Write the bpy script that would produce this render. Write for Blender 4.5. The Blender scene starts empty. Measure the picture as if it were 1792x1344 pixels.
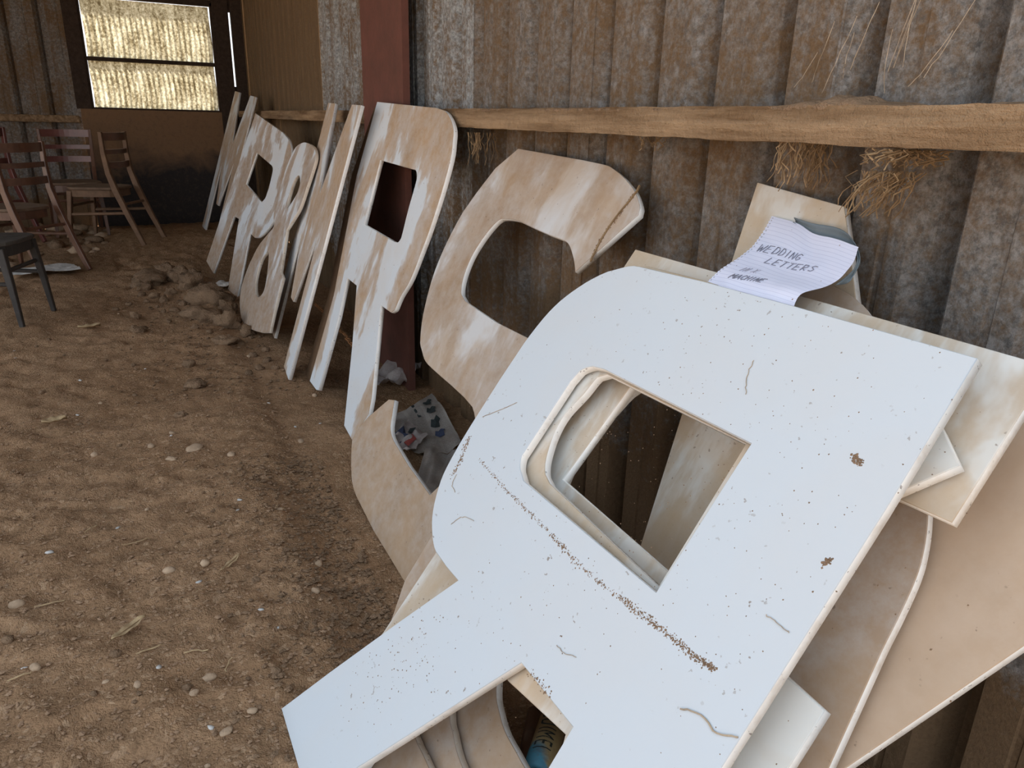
import bpy, bmesh, math, random
from mathutils import Vector, Matrix, noise
random.seed(7)
C = bpy.context.scene.collection
S = bpy.context.scene
V = Vector
# ------------------------------------------------------------------ camera
cam = bpy.data.cameras.new('camera'); cam.sensor_fit = 'HORIZONTAL'; cam.sensor_width = 36.0
cam.lens = 36.0 * 1300.0 / 1792.0; cam.clip_start = .02; cam.clip_end = 200
co = bpy.data.objects.new('camera', cam); C.objects.link(co)
co.matrix_world = Matrix(((0.8987883, 0.1241182, -0.4204453, 0), (-0.4376434, 0.3097269, -0.8441194, 0), (0.0254526, 0.9426897, 0.3326984, 1.15), (0, 0, 0, 1)))
S.camera = co
# ------------------------------------------------------------------ daylight
w = bpy.data.worlds.new('sky'); S.world = w; w.use_nodes = True
nt = w.node_tree; bg = nt.nodes['Background']
tc = nt.nodes.new('ShaderNodeTexCoord'); sx = nt.nodes.new('ShaderNodeSeparateXYZ'); rp = nt.nodes.new('ShaderNodeValToRGB')
nt.links.new(tc.outputs['Generated'], sx.inputs[0]); nt.links.new(sx.outputs['Z'], rp.inputs[0]); nt.links.new(rp.outputs[0], bg.inputs[0])
rp.color_ramp.elements[0].position = 0.0; rp.color_ramp.elements[0].color = (.95, .97, 1.0, 1)
rp.color_ramp.elements[1].position = .6; rp.color_ramp.elements[1].color = (.74, .86, 1.0, 1)
bg.inputs[1].default_value = 2.0
sun = bpy.data.lights.new('sun', 'SUN'); sun.energy = 22.0; sun.angle = .01; sun.color = (1, .93, .82)
so = bpy.data.objects.new('sun', sun); C.objects.link(so); so.location = (5, 6, 9)
so.rotation_euler = V((-.55, -.35, -1.0)).to_track_quat('-Z', 'Y').to_euler()
S.view_settings.view_transform = 'Standard'; S.view_settings.look = 'None'
S.view_settings.gamma = 1.0; S.view_settings.use_curve_mapping = False
S.view_settings.exposure = -.14

# ------------------------------------------------------------------ helpers
def tag(o, label=None, cat=None, group=None, kind=None):
    if label: o['label'] = label
    if cat: o['category'] = cat
    if group: o['group'] = group
    if kind: o['kind'] = kind
    return o
def empty(name, loc=(0, 0, 0), rz=0.0):
    o = bpy.data.objects.new(name, None); C.objects.link(o); o.location = loc; o.rotation_euler = (0, 0, rz); o.empty_display_size = .1
    return o
class MB:
    def __init__(s): s.v = []; s.f = []; s.m = []
    def add(s, vs, fs, mi=0):
        b = len(s.v); s.v += [tuple(v) for v in vs]; s.f += [tuple(b + i for i in f) for f in fs]; s.m += [mi] * len(fs)
    def box(s, x0, x1, y0, y1, z0, z1, mi=0):
        s.add([(x0, y0, z0), (x1, y0, z0), (x1, y1, z0), (x0, y1, z0), (x0, y0, z1), (x1, y0, z1), (x1, y1, z1), (x0, y1, z1)],
              [(0, 3, 2, 1), (4, 5, 6, 7), (0, 1, 5, 4), (1, 2, 6, 5), (2, 3, 7, 6), (3, 0, 4, 7)], mi)
    def tube(s, pts, rad, n=6, mi=0, flat=None, cap=True):
        """pts list of points; rad number or list (a, b) half sizes; square-ish sections allowed with n=4"""
        pts = [V(p) for p in pts]; rs = []
        up = V((0, 0, 1))
        for i, p in enumerate(pts):
            d = (pts[min(i + 1, len(pts) - 1)] - pts[max(i - 1, 0)]).normalized()
            a = d.cross(up if abs(d.z) < .95 or flat is None else V(flat))
            if a.length < .05: a = d.cross(V((0, 1, 0)))
            if flat is not None: a = V(flat) - d * V(flat).dot(d)
            a.normalize(); b = d.cross(a)
            r = rad[i] if isinstance(rad, list) else rad
            ra, rb = r if isinstance(r, tuple) else (r, r)
            ring = []
            for k in range(n):
                t = 2 * math.pi * (k + .5) / n
                ring.append(p + a * (ra * math.cos(t) * (1.414 if n == 4 else 1)) + b * (rb * math.sin(t) * (1.414 if n == 4 else 1)))
            rs.append(ring)
        vs = [v for r in rs for v in r]; fs = []
        for i in range(len(rs) - 1):
            for k in range(n):
                fs.append((i * n + k, i * n + (k + 1) % n, (i + 1) * n + (k + 1) % n, (i + 1) * n + k))
        if cap:
            fs.append(tuple(reversed(range(n)))); fs.append(tuple((len(rs) - 1) * n + k for k in range(n)))
        s.add(vs, fs, mi)
    def build(s, name, mat, parent=None, smooth=False, bevel=0):
        me = bpy.data.meshes.new(name); me.from_pydata(s.v, [], s.f)
        mats = mat if isinstance(mat, (list, tuple)) else [mat]
        for m in mats: me.materials.append(m)
        if len(mats) > 1: me.polygons.foreach_set('material_index', s.m)
        if smooth: me.polygons.foreach_set('use_smooth', [True] * len(me.polygons))
        me.update()
        if bevel:
            bm = bmesh.new(); bm.from_mesh(me)
            bmesh.ops.bevel(bm, geom=[e for e in bm.edges if e.calc_face_angle(0) > .6], offset=bevel, segments=1, affect='EDGES')
            bm.to_mesh(me); bm.free()
        o = bpy.data.objects.new(name, me); C.objects.link(o)
        if parent: o.parent = parent
        return o
def grid(P, nu, nv):
    vs = [P(i / nu, j / nv) for j in range(nv + 1) for i in range(nu + 1)]
    fs = [(j * (nu + 1) + i, j * (nu + 1) + i + 1, (j + 1) * (nu + 1) + i + 1, (j + 1) * (nu + 1) + i) for j in range(nv) for i in range(nu)]
    return vs, fs
def sm(a, b, x):
    t = max(0., min(1., (x - a) / (b - a))); return t * t * (3 - 2 * t)

# ------------------------------------------------------------------ materials
class NT:
    def __init__(s, name):
        s.m = bpy.data.materials.new(name); s.m.use_nodes = True; s.t = s.m.node_tree
        s.b = s.t.nodes['Principled BSDF']
        s.tc = s.t.nodes.new('ShaderNodeTexCoord')
    def n(s, typ, **k):
        o = s.t.nodes.new(typ)
        for a, b in k.items(): setattr(o, a, b)
        return o
    def l(s, a, b): s.t.links.new(a, b)
    def map(s, scale=(1, 1, 1), rot=(0, 0, 0), loc=(0, 0, 0), src='Object', rnd=False):
        mp = s.n('ShaderNodeMapping'); mp.inputs['Scale'].default_value = scale; mp.inputs['Rotation'].default_value = rot; mp.inputs['Location'].default_value = loc
        s.l(s.tc.outputs[src], mp.inputs[0])
        if rnd:
            oi = s.n('ShaderNodeObjectInfo'); mu = s.n('ShaderNodeMath', operation='MULTIPLY'); mu.inputs[1].default_value = 37.
            s.l(oi.outputs['Random'], mu.inputs[0]); ad = s.n('ShaderNodeVectorMath', operation='ADD')
            s.l(mp.outputs[0], ad.inputs[0]); s.l(mu.outputs[0], ad.inputs[1]); return ad.outputs[0]
        return mp.outputs[0]
    def noise(s, vec, scale, detail=4, rough=.55, dist=0):
        o = s.n('ShaderNodeTexNoise'); o.inputs['Scale'].default_value = scale; o.inputs['Detail'].default_value = detail
        o.inputs['Roughness'].default_value = rough; o.inputs['Distortion'].default_value = dist
        s.l(vec, o.inputs['Vector']); return o.outputs['Fac']
    def ramp(s, fac, *stops):
        o = s.n('ShaderNodeValToRGB'); e = o.color_ramp.elements
        while len(e) < len(stops): e.new(.5)
        for i, (p, c) in enumerate(stops):
            e[i].position = p; e[i].color = (c, c, c, 1) if not isinstance(c, tuple) else (c + (1,))
        s.l(fac, o.inputs[0]); return o.outputs[0]
    def mix(s, fac, a, b, mode='MIX'):
        o = s.n('ShaderNodeMix', data_type='RGBA', blend_type=mode)
        for x, i in ((fac, 0), (a, 6), (b, 7)):
            if isinstance(x, bpy.types.NodeSocket): s.l(x, o.inputs[i])
            elif i == 0: o.inputs[0].default_value = x
            else: o.inputs[i].default_value = x + (1,)
        return o.outputs[2]
    def math(s, op, a, b=0.0):
        o = s.n('ShaderNodeMath', operation=op)
        for x, i in ((a, 0), (b, 1)):
            if isinstance(x, bpy.types.NodeSocket): s.l(x, o.inputs[i])
            else: o.inputs[i].default_value = x
        return o.outputs[0]
    def bump(s, h, strength=.3, dist=.01):
        o = s.n('ShaderNodeBump'); o.inputs['Strength'].default_value = strength; o.inputs['Distance'].default_value = dist
        s.l(h, o.inputs['Height']); s.l(o.outputs[0], s.b.inputs['Normal'])
    def out(s, col, rough=.7, spec=.3):
        if isinstance(col, tuple): s.b.inputs['Base Color'].default_value = col + (1,)
        else: s.l(col, s.b.inputs['Base Color'])
        if isinstance(rough, (int, float)): s.b.inputs['Roughness'].default_value = rough
        else: s.l(rough, s.b.inputs['Roughness'])
        s.b.inputs['Specular IOR Level'].default_value = spec
        return s.m

def board_mat(name, lo, hi, sc=3.0, low=None, white=(.63, .665, .695), dust=(.41, .265, .145), rot=.5, haze=(.62, .56, .50), hz=.3):
    """painted board with dust streaks; local x,y lie in the face"""
    t = NT(name)
    v = t.map(scale=(1.7, .75, 1), rot=(0, 0, rot), rnd=True)
    big = t.ramp(t.noise(v, sc, 5, .6, .25), (lo, 0.), ((lo * 2 + hi) / 3, .75), (hi, 1.))
    v2 = t.map(rnd=True)
    fine = t.ramp(t.noise(v2, 26, 6, .7), (.32, .72), (.62, 1.))
    hzm = t.math('MULTIPLY', t.ramp(t.noise(v2, 4.5, 4, .6, .4), (.42, 0.), (.62, 1.)), hz)
    base = t.mix(hzm, white, haze)
    if low:
        sp0 = t.n('ShaderNodeSeparateXYZ'); t.l(t.tc.outputs['Object'], sp0.inputs[0])
        gy = t.math('ADD', sp0.outputs['Y'], t.math('MULTIPLY', t.math('SUBTRACT', t.noise(v2, 5, 4), .5), .35))
        big = t.math('MAXIMUM', big, t.ramp(gy, (low - .1, 1.), (low + .08, 0.)))
    d2 = t.mix(t.noise(v2, 9, 3), tuple(c * .82 for c in dust), tuple(min(1, c * 1.22) for c in dust))
    col = t.mix(t.math('MULTIPLY', t.math('MULTIPLY', big, fine), .92), base, d2)
    sp = t.ramp(t.noise(v2, 95, 2, .5), (.70, 0.), (.735, 1.))
    sp2 = t.math('MULTIPLY', sp, t.ramp(t.noise(v2, 7, 2), (.42, 0.), (.6, 1.)))
    col = t.mix(t.math('MULTIPLY', sp2, .75), col, (.20, .14, .10))
    t.bump(t.noise(v2, 60, 3), .06, .002)
    return t.out(col, .62, .3)
def edge_mat(name, white=(.92, .895, .85), amt=.45):  # default white raised above the faces to stand in for brighter light
    t = NT(name); v = t.map(rnd=True)
    m = t.math('MULTIPLY', t.ramp(t.noise(v, 14, 5, .7), (.52, 0.), (.72, 1.)), amt)
    col = t.mix(m, white, (.50, .38, .26))
    sp = t.ramp(t.noise(v, 130, 2), (.68, 0.), (.73, 1.))
    return t.out(t.mix(t.math('MULTIPLY', sp, .7), col, (.14, .10, .08)), .7, .2)
M = {}
M['edge'] = edge_mat('board_edge_lit_white'); M['edge_dirty'] = edge_mat('board_edge_dusty', (.70, .62, .52), .9)
M['clean'] = board_mat('board_clean_white', .70, .86, 3.2, white=(.575, .615, .65), hz=.12)
M['mid'] = board_mat('board_streaked', .465, .565, 2.0, rot=.25)
M['mid2'] = board_mat('board_streaked_more', .44, .56, 2.6, rot=-.3)
M['mid3'] = board_mat('board_muddy_foot', .455, .57, 2.7, low=.30, rot=-.35, dust=(.33, .215, .125))
M['cream'] = board_mat('board_cream', .45, .66, 3.4, white=(.66, .655, .62), dust=(.46, .33, .20), haze=(.60, .51, .41), hz=.9)
M['tan'] = board_mat('board_tan', .18, .40, 2.2, dust=(.40, .275, .175), haze=(.5, .41, .33), hz=.9)
M['scream'] = board_mat('board_half_tan', .42, .66, 2.6, low=.36, white=(.62, .61, .60), dust=(.37, .245, .145), haze=(.52, .42, .33), hz=.9)
M['pink'] = board_mat('board_pinkish', .22, .62, 1.7, white=(.60, .475, .375), dust=(.46, .325, .215), haze=(.54, .42, .32), hz=.9)

def mud_sheet(name, metal=(.29, .272, .255), mud=(.150, .096, .054), lo=.40, hi=.53):
    t = NT(name)
    g = t.n('ShaderNodeNewGeometry'); pos = g.outputs['Position']
    big = t.noise(pos, 2.3, 5, .65, .3); fine = t.noise(pos, 46, 7, .8); grain = t.noise(pos, 120, 3, .7)
    streak = t.n('ShaderNodeMapping'); streak.inputs['Scale'].default_value = (14, 14, 1.1); t.l(pos, streak.inputs[0])
    stv = t.noise(streak.outputs[0], 1.0, 5, .6)
    a = t.math('ADD', t.math('MULTIPLY', big, .34), t.math('MULTIPLY', fine, .44))
    a = t.math('ADD', a, t.math('MULTIPLY', stv, .22))
    sp = t.n('ShaderNodeSeparateXYZ'); t.l(pos, sp.inputs[0])
    zz = t.math('ADD', sp.outputs['Z'], t.math('MULTIPLY', t.math('SUBTRACT', big, .5), 1.1))
    a = t.math('ADD', a, t.ramp(zz, (.10, .22), (.34, 0.)))
    a = t.math('ADD', a, t.math('MULTIPLY', t.ramp(zz, (1.0, 0.), (1.5, 1.)), .05))
    mask = t.ramp(a, (lo, 0.), (hi, 1.))
    mudc = t.mix(grain, tuple(c * .62 for c in mud), tuple(c * 1.55 for c in mud))
    met = t.mix(t.ramp(t.noise(pos, 55, 4, .8), (.40, 0.), (.62, 1.)), metal, tuple(c * .42 for c in metal))
    t.bump(t.math('ADD', fine, t.math('MULTIPLY', grain, .6)), .55, .012)
    return t.out(t.mix(mask, met, mudc), .9, .15)
M['wall'] = mud_sheet('muddy_sheet_metal')
M['wall2'] = mud_sheet('muddy_sheet_metal_paler', lo=.44, hi=.56)
M['wall_brown'] = mud_sheet('mud_caked_sheet_metal', mud=(.150, .098, .055), lo=.22, hi=.42)
M['wall_grey'] = mud_sheet('greyish_sheet_metal', metal=(.42, .43, .43), lo=.45, hi=.56)
def plain(name, col, rough=.8, var=.35, sc=18, bump=.3, spec=.2, col2=None, bd=.01):
    t = NT(name); v = t.map(rnd=True)
    f = t.noise(v, sc, 6, .7)
    a = col2 if col2 else tuple(c * (1 - var) for c in col); b = tuple(min(1, c * (1 + var)) for c in col) if not col2 else col
    c = t.mix(t.ramp(f, (.3, 0.), (.7, 1.)), a, b)
    if bump: t.bump(t.noise(v, sc * 3, 5, .7), bump, bd)
    return t.out(c, rough, spec)
def timber_mat():
    t = NT('dusty_timber')
    v = t.map(scale=(14, .9, 14)); g = t.noise(v, 2.2, 6, .65)
    v2 = t.map(); n2 = t.noise(v2, 22, 6, .75)
    c = t.mix(t.ramp(g, (.35, 0.), (.65, 1.)), (.17, .100, .052), (.42, .285, .17))
    c = t.mix(t.math('MULTIPLY', t.ramp(n2, (.50, 0.), (.68, 1.)), .7), c, (.27, .18, .105))
    t.bump(t.math('ADD', t.math('MULTIPLY', n2, 1.4), g), .9, .014); return t.out(c, .95, .1)
M['plank'] = plain('brown_strip', (.20, .125, .075), .85, sc=6, bump=.2, spec=.1, col2=(.12, .072, .042))
M['timber'] = timber_mat()
M['rust'] = plain('red_brown_rust', (.155, .062, .046), .85, sc=7, col2=(.10, .046, .034))
def rustpanel():
    t = NT('rusty_steel_panel'); v = t.map()
    s = t.n('ShaderNodeSeparateXYZ'); t.l(v, s.inputs[0])
    n = t.noise(v, 3.2, 6, .65, .4)
    k = t.math('ADD', s.outputs['Z'], t.math('MULTIPLY', t.math('SUBTRACT', n, .5), .9))
    m = t.ramp(k, (.52, 0.), (.86, 1.))  # near black low down, turning brown higher up
    c = t.mix(m, (.034, .028, .026), (.20, .115, .062))
    c = t.mix(t.math('MULTIPLY', t.ramp(t.noise(v, 24, 5, .8), (.5, 0.), (.75, 1.)), .6), c, (.10, .066, .044))
    t.bump(t.noise(v, 40, 5, .7), .3, .01); return t.out(c, .85, .2)
M['panel'] = rustpanel()
M['dark'] = plain('dark_rusted_frame', (.045, .030, .022), .9, sc=30)
M['dirt'] = plain('dry_dirt', (.40, .265, .168), .95, sc=16, bump=.5, spec=.05, col2=(.25, .160, .10))
M['clod'] = plain('dry_clod', (.34, .222, .138), .95, sc=10, bump=1.0, spec=.05, col2=(.19, .125, .078), bd=.03)
M['stone'] = plain('pale_stone', (.42, .30, .20), .9, sc=20, bump=.4)
M['white_bit'] = plain('white_scrap', (.55, .53, .50), .8, sc=20, bump=0)
M['leaf'] = plain('dry_leaf', (.58, .43, .25), .8, sc=30, bump=.3, col2=(.30, .20, .11))
M['straw'] = plain('straw_fibre', (.33, .22, .12), .9, sc=30, bump=0, col2=(.20, .125, .065))
M['web'] = plain('dusty_web', (.40, .31, .22), .9, sc=30, bump=0)
M['crumb'] = plain('dirt_crumb', (.23, .15, .095), .95, sc=60, bump=0)
M['wood'] = plain('brown_varnished_wood', (.17, .080, .048), .35, sc=9, bump=.1, spec=.6, col2=(.09, .042, .026))
M['wood_red'] = plain('reddish_varnished_wood', (.17, .058, .046), .33, sc=9, bump=.1, spec=.6, col2=(.09, .032, .028))
M['wood_tan'] = plain('worn_tan_wood', (.215, .125, .072), .6, sc=12, bump=.1, spec=.3, col2=(.12, .066, .038))
M['wood_dark'] = plain('blackened_wood', (.050, .044, .040), .5, sc=12, bump=.15, spec=.4, col2=(.028, .023, .020))
M['seat'] = plain('dusty_seat_wood', (.20, .135, .090), .75, sc=14, bump=.1, col2=(.115, .072, .048))
M['seat_dark'] = plain('dusty_dark_seat', (.10, .088, .076), .7, sc=14, bump=.1, col2=(.055, .047, .040))
M['outside'] = plain('sunlit_dry_ground', (.50, .40, .29), .95, sc=2, bump=.2)

def floor_mat():
    t = NT('trodden_dirt'); v = t.map()
    n1 = t.noise(v, 1.6, 5, .6, .3); n2 = t.noise(v, 13, 7, .7); n3 = t.noise(v, 190, 3, .7)
    wv = t.n('ShaderNodeVectorMath', operation='ADD'); sc = t.n('ShaderNodeVectorMath', operation='SCALE'); nz = t.n('ShaderNodeTexNoise'); nz.inputs['Scale'].default_value = 9.; t.l(v, nz.inputs['Vector'])
    sc.inputs['Scale'].default_value = .05; t.l(nz.outputs['Color'], sc.inputs[0]); t.l(v, wv.inputs[0]); t.l(sc.outputs[0], wv.inputs[1])
    def vor(s):
        o = t.n('ShaderNodeTexVoronoi'); o.inputs['Scale'].default_value = s; t.l(wv.outputs[0], o.inputs['Vector']); return o
    a, b = vor(95.), vor(240.)
    c = t.mix(t.ramp(n1, (.35, 0.), (.65, 1.)), (.335, .200, .110), (.455, .285, .165))
    c = t.mix(t.math('MULTIPLY', t.ramp(n2, (.38, 0.), (.62, 1.)), .6), c, (.20, .120, .067))
    sep = t.n('ShaderNodeSeparateXYZ'); t.l(a.outputs['Color'], sep.inputs[0])
    c = t.mix(t.math('MULTIPLY', t.ramp(sep.outputs['X'], (.84, 0.), (.97, 1.)), .5), c, (.54, .37, .235))
    c = t.mix(t.math('MULTIPLY', t.ramp(sep.outputs['Y'], (.82, 0.), (.97, 1.)), .35), c, (.18, .11, .062))
    g1 = t.math('MULTIPLY', t.math('SUBTRACT', .75, a.outputs['Distance']), t.ramp(sep.outputs['Z'], (.2, .25), (1., 1.)))
    h = t.math('ADD', t.math('MULTIPLY', n2, 1.3), t.math('ADD', t.math('MULTIPLY', g1, .30), t.math('ADD', t.math('MULTIPLY', t.math('SUBTRACT', .7, b.outputs['Distance']), .16), t.math('MULTIPLY', n3, .12))))
    t.bump(h, .85, .024); return t.out(c, .97, .05)
M['floor'] = floor_mat()
def pane_mat():
    t = NT('dirty_translucent_sheet'); v = t.map()
    st = t.map(scale=(20, 1, 2.6)); s = t.noise(st, 1.0, 5, .65)
    sp = t.noise(v, 42, 5, .8); sp2 = t.noise(v, 6, 4, .6)
    a = t.math('ADD', t.math('MULTIPLY', s, .28), t.math('ADD', t.math('MULTIPLY', sp, .48), t.math('MULTIPLY', sp2, .24)))
    c = t.ramp(a, (.37, (.04, .028, .015)), (.45, (.11, .09, .052)), (.53, (.27, .25, .18)), (.64, (.50, .49, .42)))
    tr = t.n('ShaderNodeBsdfTranslucent'); df = t.n('ShaderNodeBsdfDiffuse'); mx = t.n('ShaderNodeMixShader'); mx.inputs[0].default_value = .12
    t.l(c, tr.inputs[0]); t.l(c, df.inputs[0]); t.l(tr.outputs[0], mx.inputs[1]); t.l(df.outputs[0], mx.inputs[2])
    t.l(mx.outputs[0], t.t.nodes['Material Output'].inputs[0]); return t.m
M['pane'] = pane_mat()

# ------------------------------------------------------------------ ground height
def hf(x, y):
    h = .09 * sm(5.6, 7.6, y) - .05 * sm(7.9, 8.7, y)
    h += .035 * sm(.15, .45, x) * sm(4.3, 5.2, y) * (1 - sm(5.6, 6.5, y))
    h -= .10 * sm(.62, .95, x) * sm(.6, 1.5, y) * (1 - sm(5.5, 6.5, y)) * .5
    hol = sm(.24, .40, x) * (1 - sm(2.2, 2.6, y)) * sm(.5, .8, y)
    hol2 = sm(.30, .42, x) * sm(2.3, 2.6, y) * (1 - sm(6.2, 6.8, y))
    h -= .022 * hol2 + .05 * hol + .03 * math.exp(-((x - .22) ** 2 + (y - 1.17) ** 2) / .02)
    a = (.9 * x - .44 * y); b = (.44 * x + .9 * y)
    wv = noise.noise((a * 1.6, b * 6.5, 3.1)); wv2 = noise.noise((a * 4.1 + 7, b * 15., 8.7)); r = 1 - abs(wv2) * 2
    wr_ = noise.noise((x * 2.1, y * 2.1, 6.)) * 1.2
    wv = noise.noise((a * 2.2 + wr_, b * 6.0 + wr_, 3.1)); wv2 = noise.noise((a * 5.5 + 7 + wr_, b * 13. + wr_ * 2, 8.7)); r = 1 - abs(wv2) * 2
    d = .014 * wv + .018 * r - .012 * max(0., r - .5) + .009 * noise.noise((a * 8, b * 11, 1.7)) + .0085 * noise.noise((a * 17, b * 26, 4.2)) - .010 * max(0., noise.noise((a * 7 + 3, b * 17, 5.5)) - .25)
    if y < 3.2: d += .0062 * noise.noise((x * 55, y * 55, 2.2)) * (1 - sm(2.4, 3.2, y))
    d += .018 * noise.noise((x * 1.1, y * 1.1, 9.3))
    k = 1.0 + 1.3 * sm(5.0, 5.6, y) * sm(-.4, .1, x) * (1 - sm(6.2, 7, y))
    return h + d * k * (1 - .6 * hol) * (1 - .65 * hol2)
# ------------------------------------------------------------------ structure
xs = [-9, -6, -4.5, -3.2, -2.4] + [-1.95 + .0145 * i for i in range(219)] + [1.3, 1.7]
ys = [-3.2, -2.2, -1.2, -.4, .2, .5]
y = .62
while y < 8.95: ys.append(y); y *= 1.0062
ys += [9.0, 9.3]
vs = [(x, yy, hf(x, yy)) for yy in ys for x in xs]
nx = len(xs)
fs = [(j * nx + i, j * nx + i + 1, (j + 1) * nx + i + 1, (j + 1) * nx + i) for j in range(len(ys) - 1) for i in range(nx - 1)]
mb = MB(); mb.add(vs, fs); fl = mb.build('floor', M['floor'], smooth=True)
tag(fl, 'trodden brown dirt floor of the shed', 'floor', kind='structure')
mb = MB(); mb.add([(-60, -60, -.12), (60, -60, -.12), (60, 60, -.12), (-60, 60, -.12)], [(0, 1, 2, 3)])
tag(mb.build('ground', M['outside']), 'sunlit dry ground outside the shed', 'ground', kind='structure')
mb = MB(); mb.box(-2.9, 1.5, 1.4, 9.1, 3.0, 3.04)  # roof out of view, extent set for the skylight on floor and letters
tag(mb.build('ceiling', M['wall_brown']), 'unseen sheet metal roof over the shed, cut back to let daylight in', 'ceiling', kind='structure')
mb = MB(); mb.box(-2.92, -2.86, 6.6, 9.1, -.1, 3.0)  # left wall out of view, length set by the daylight wanted inside
tag(mb.build('wall_left', M['wall_brown']), 'unseen muddy metal wall on the far left side, cut short to let daylight in', 'wall', kind='structure')

def sheet(P, n, groove, width, pitch, name, mat, parent, off=0.0, rows=7, x0=0.0):
    """ribbed sheet: P(s, depth, t) -> point, s along the wall, depth away from the room"""
    prof = []; s = 0.0
    for k in range(n):
        b = k * pitch
        flat = pitch - width
        prof += [(b, 0.), (b + flat * .33, .0), (b + flat * .36, .004), (b + flat * .44, .004), (b + flat * .47, 0.), (b + flat, 0.), (b + flat + .003, groove), (b + flat + width * .55, groove), (b + flat + width * .72, groove * .45)]
    prof.append((n * pitch + .004, 0.))
    mb = MB(); m = len(prof)
    vs = []
    for r in range(rows + 1):
        t = r / rows
        for (q, d) in prof:
            jit = .004 * noise.noise((q * 3 + x0 * 5, t * 2.2, 5.))
            vs.append(P(q, d + off + jit, t))
    fs = [(r * m + i, r * m + i + 1, (r + 1) * m + i + 1, (r + 1) * m + i) for r in range(rows) for i in range(m - 1)]
    mb.add(vs, fs); return mb.build(name, mat, parent)
WX = 1.155
wr = empty('wall_right', (WX, 0, 0)); tag(wr, 'long muddy ribbed metal wall on the right', 'wall', kind='structure')
pit = .2075; y0 = .84 - 19 * pit
k = 0
while y0 + k * 4 * pit < 8.75:
    yy = y0 + k * 4 * pit; n = 4 if yy + 4 * pit < 8.8 else max(1, int((8.78 - yy) / pit))
    m = M['wall'] if yy < 2.7 else (M['wall_grey'] if yy < 5.0 else M['wall_brown'])
    if k % 3 == 1 and yy < 2.7: m = M['wall2']
    # in the photo each groove sits just beyond the near edge of its pan, seen from the near end
    sheet(lambda q, d, t, yy=yy: (d, yy + q, -.25 + 3.3 * t), n, .075, .092, pit, 'metal_sheet', m, wr, off=.003 * (k % 2), x0=k)
    k += 1
# timber rails along the right wall
def rail(name, ya, yb, z0, z1, xa, xb, label, seed=0):
    nseg = int((yb - ya) / .03); mb = MB(); vs = []
    for i in range(nseg + 1):
        y = ya + (yb - ya) * i / nseg
        nn = lambda a: noise.noise((y * 5.5, a * 3.3 + seed, 1.)) * .0028 + noise.noise((y * 24, a * 5.1 + seed, 7.)) * .0022
        zt = z1 + nn(1); zb = z0 + nn(2)
        vs += [(xa + nn(3), y, zb), (xb, y, zb), (xb, y, zt), (xa + .004 + nn(4), y, zt), (xa + nn(5) - .002, y, (zt + zb) / 2)]
    fs = []
    for i in range(nseg):
        for q in range(5): fs.append((i * 5 + q, i * 5 + (q + 1) % 5, i * 5 + 5 + (q + 1) % 5, i * 5 + 5 + q))
    fs += [(4, 3, 2, 1, 0), tuple(nseg * 5 + q for q in range(5))]
    mb.add(vs, fs); o = mb.build(name, M['timber'])
    bm = bmesh.new(); bm.from_mesh(o.data); bmesh.ops.recalc_face_normals(bm, faces=bm.faces); bm.to_mesh(o.data); bm.free()
    return tag(o, label, 'rail', kind='structure')
rail('trim_1', -.6, 3.18, 1.128, 1.188, 1.033, WX + .003, 'long dusty timber rail across the near part of the right wall')
rail('trim_2', 3.82, 8.55, 1.125, 1.185, 1.033, WX + .003, 'dusty timber rail on the right wall beyond the red steel post', 5)
mb = MB(); mb.box(1.045, 1.075, 3.19, 3.81, -.2, 3.0); mb.box(1.075, 1.15, 3.47, 3.53, -.2, 3.0)
tag(mb.build('trim_3', M['rust']), 'wide red-brown rusted steel post against the right wall', 'post', kind='structure')
# ---------------- end wall
EY = 8.75
wb = empty('wall_back', (0, EY, 0)); tag(wb, 'dark end wall of ribbed sheet metal', 'wall', kind='structure')
for k in range(5):
    x1 = -.40 - k * .8
    sheet(lambda q, d, t, x1=x1: (x1 - q, d, -.25 + 3.3 * t), 3, .06, .10, .2667, 'metal_sheet', M['wall'] if k else M['wall2'], wb, off=.002 * (k % 2), x0=k + 40)
sheet(lambda q, d, t: (.95 - q, d, 2.2 + .85 * t), 5, .03, .06, .25, 'metal_sheet', M['wall_brown'], wb, x0=60)
mb = MB(); mb.box(-.40, 1.0, -.035, -.02, -.1, 1.165); 
p = mb.build('steel_panel', M['panel'], wb); p['label'] = 'flat rusty steel panel below the window, darker towards the ground'
mb = MB(); mb.box(.885, 1.035, -.05, .04, -.1, 3.0); mb.build('corner_post', M['dark'], wb)
mb = MB(); mb.box(1.03, 1.30, -.03, .03, -.1, 1.42); mb.box(1.03, 1.30, -.03, .03, 2.12, 3.0); mb.box(1.058, 1.30, -.04, .02, -.1, 3.0); mb.build('corner_flashing', M['dark'], wb)
mb = MB(); mb.box(-.43, -.30, -.04, .03, 1.165, 3.0); mb.build('wall_stud', M['dark'], wb)
rl = MB(); rl.box(-4.4, -.42, EY - .06, EY + .01, 1.035, 1.10)
tag(rl.build('trim_4', M['timber'], bevel=.006), 'short dusty timber rail on the end wall left of the window', 'rail', kind='structure')
w1 = empty('window_1', (.28, EY, 1.17)); tag(w1, 'window in the end wall filled with two glowing translucent sheets', 'window', kind='structure')
def wbox(name, x0, x1, z0, z1, mat, y0=-.03, y1=.03):
    mb = MB(); mb.box(x0, x1, y0, y1, z0, z1); return mb.build(name, mat, w1, bevel=.004)
wbox('window_frame', -.60, -.56, 0, 1.02, M['dark']); wbox('window_frame', .585, .61, 0, 1.02, M['dark'])
wbox('window_frame', -.60, .61, -.02, .012, M['dark']); wbox('window_frame', -.60, .61, .985, 1.04, M['dark']); wbox('window_bar', -.56, .585, .432, .468, M['dark'])
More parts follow.
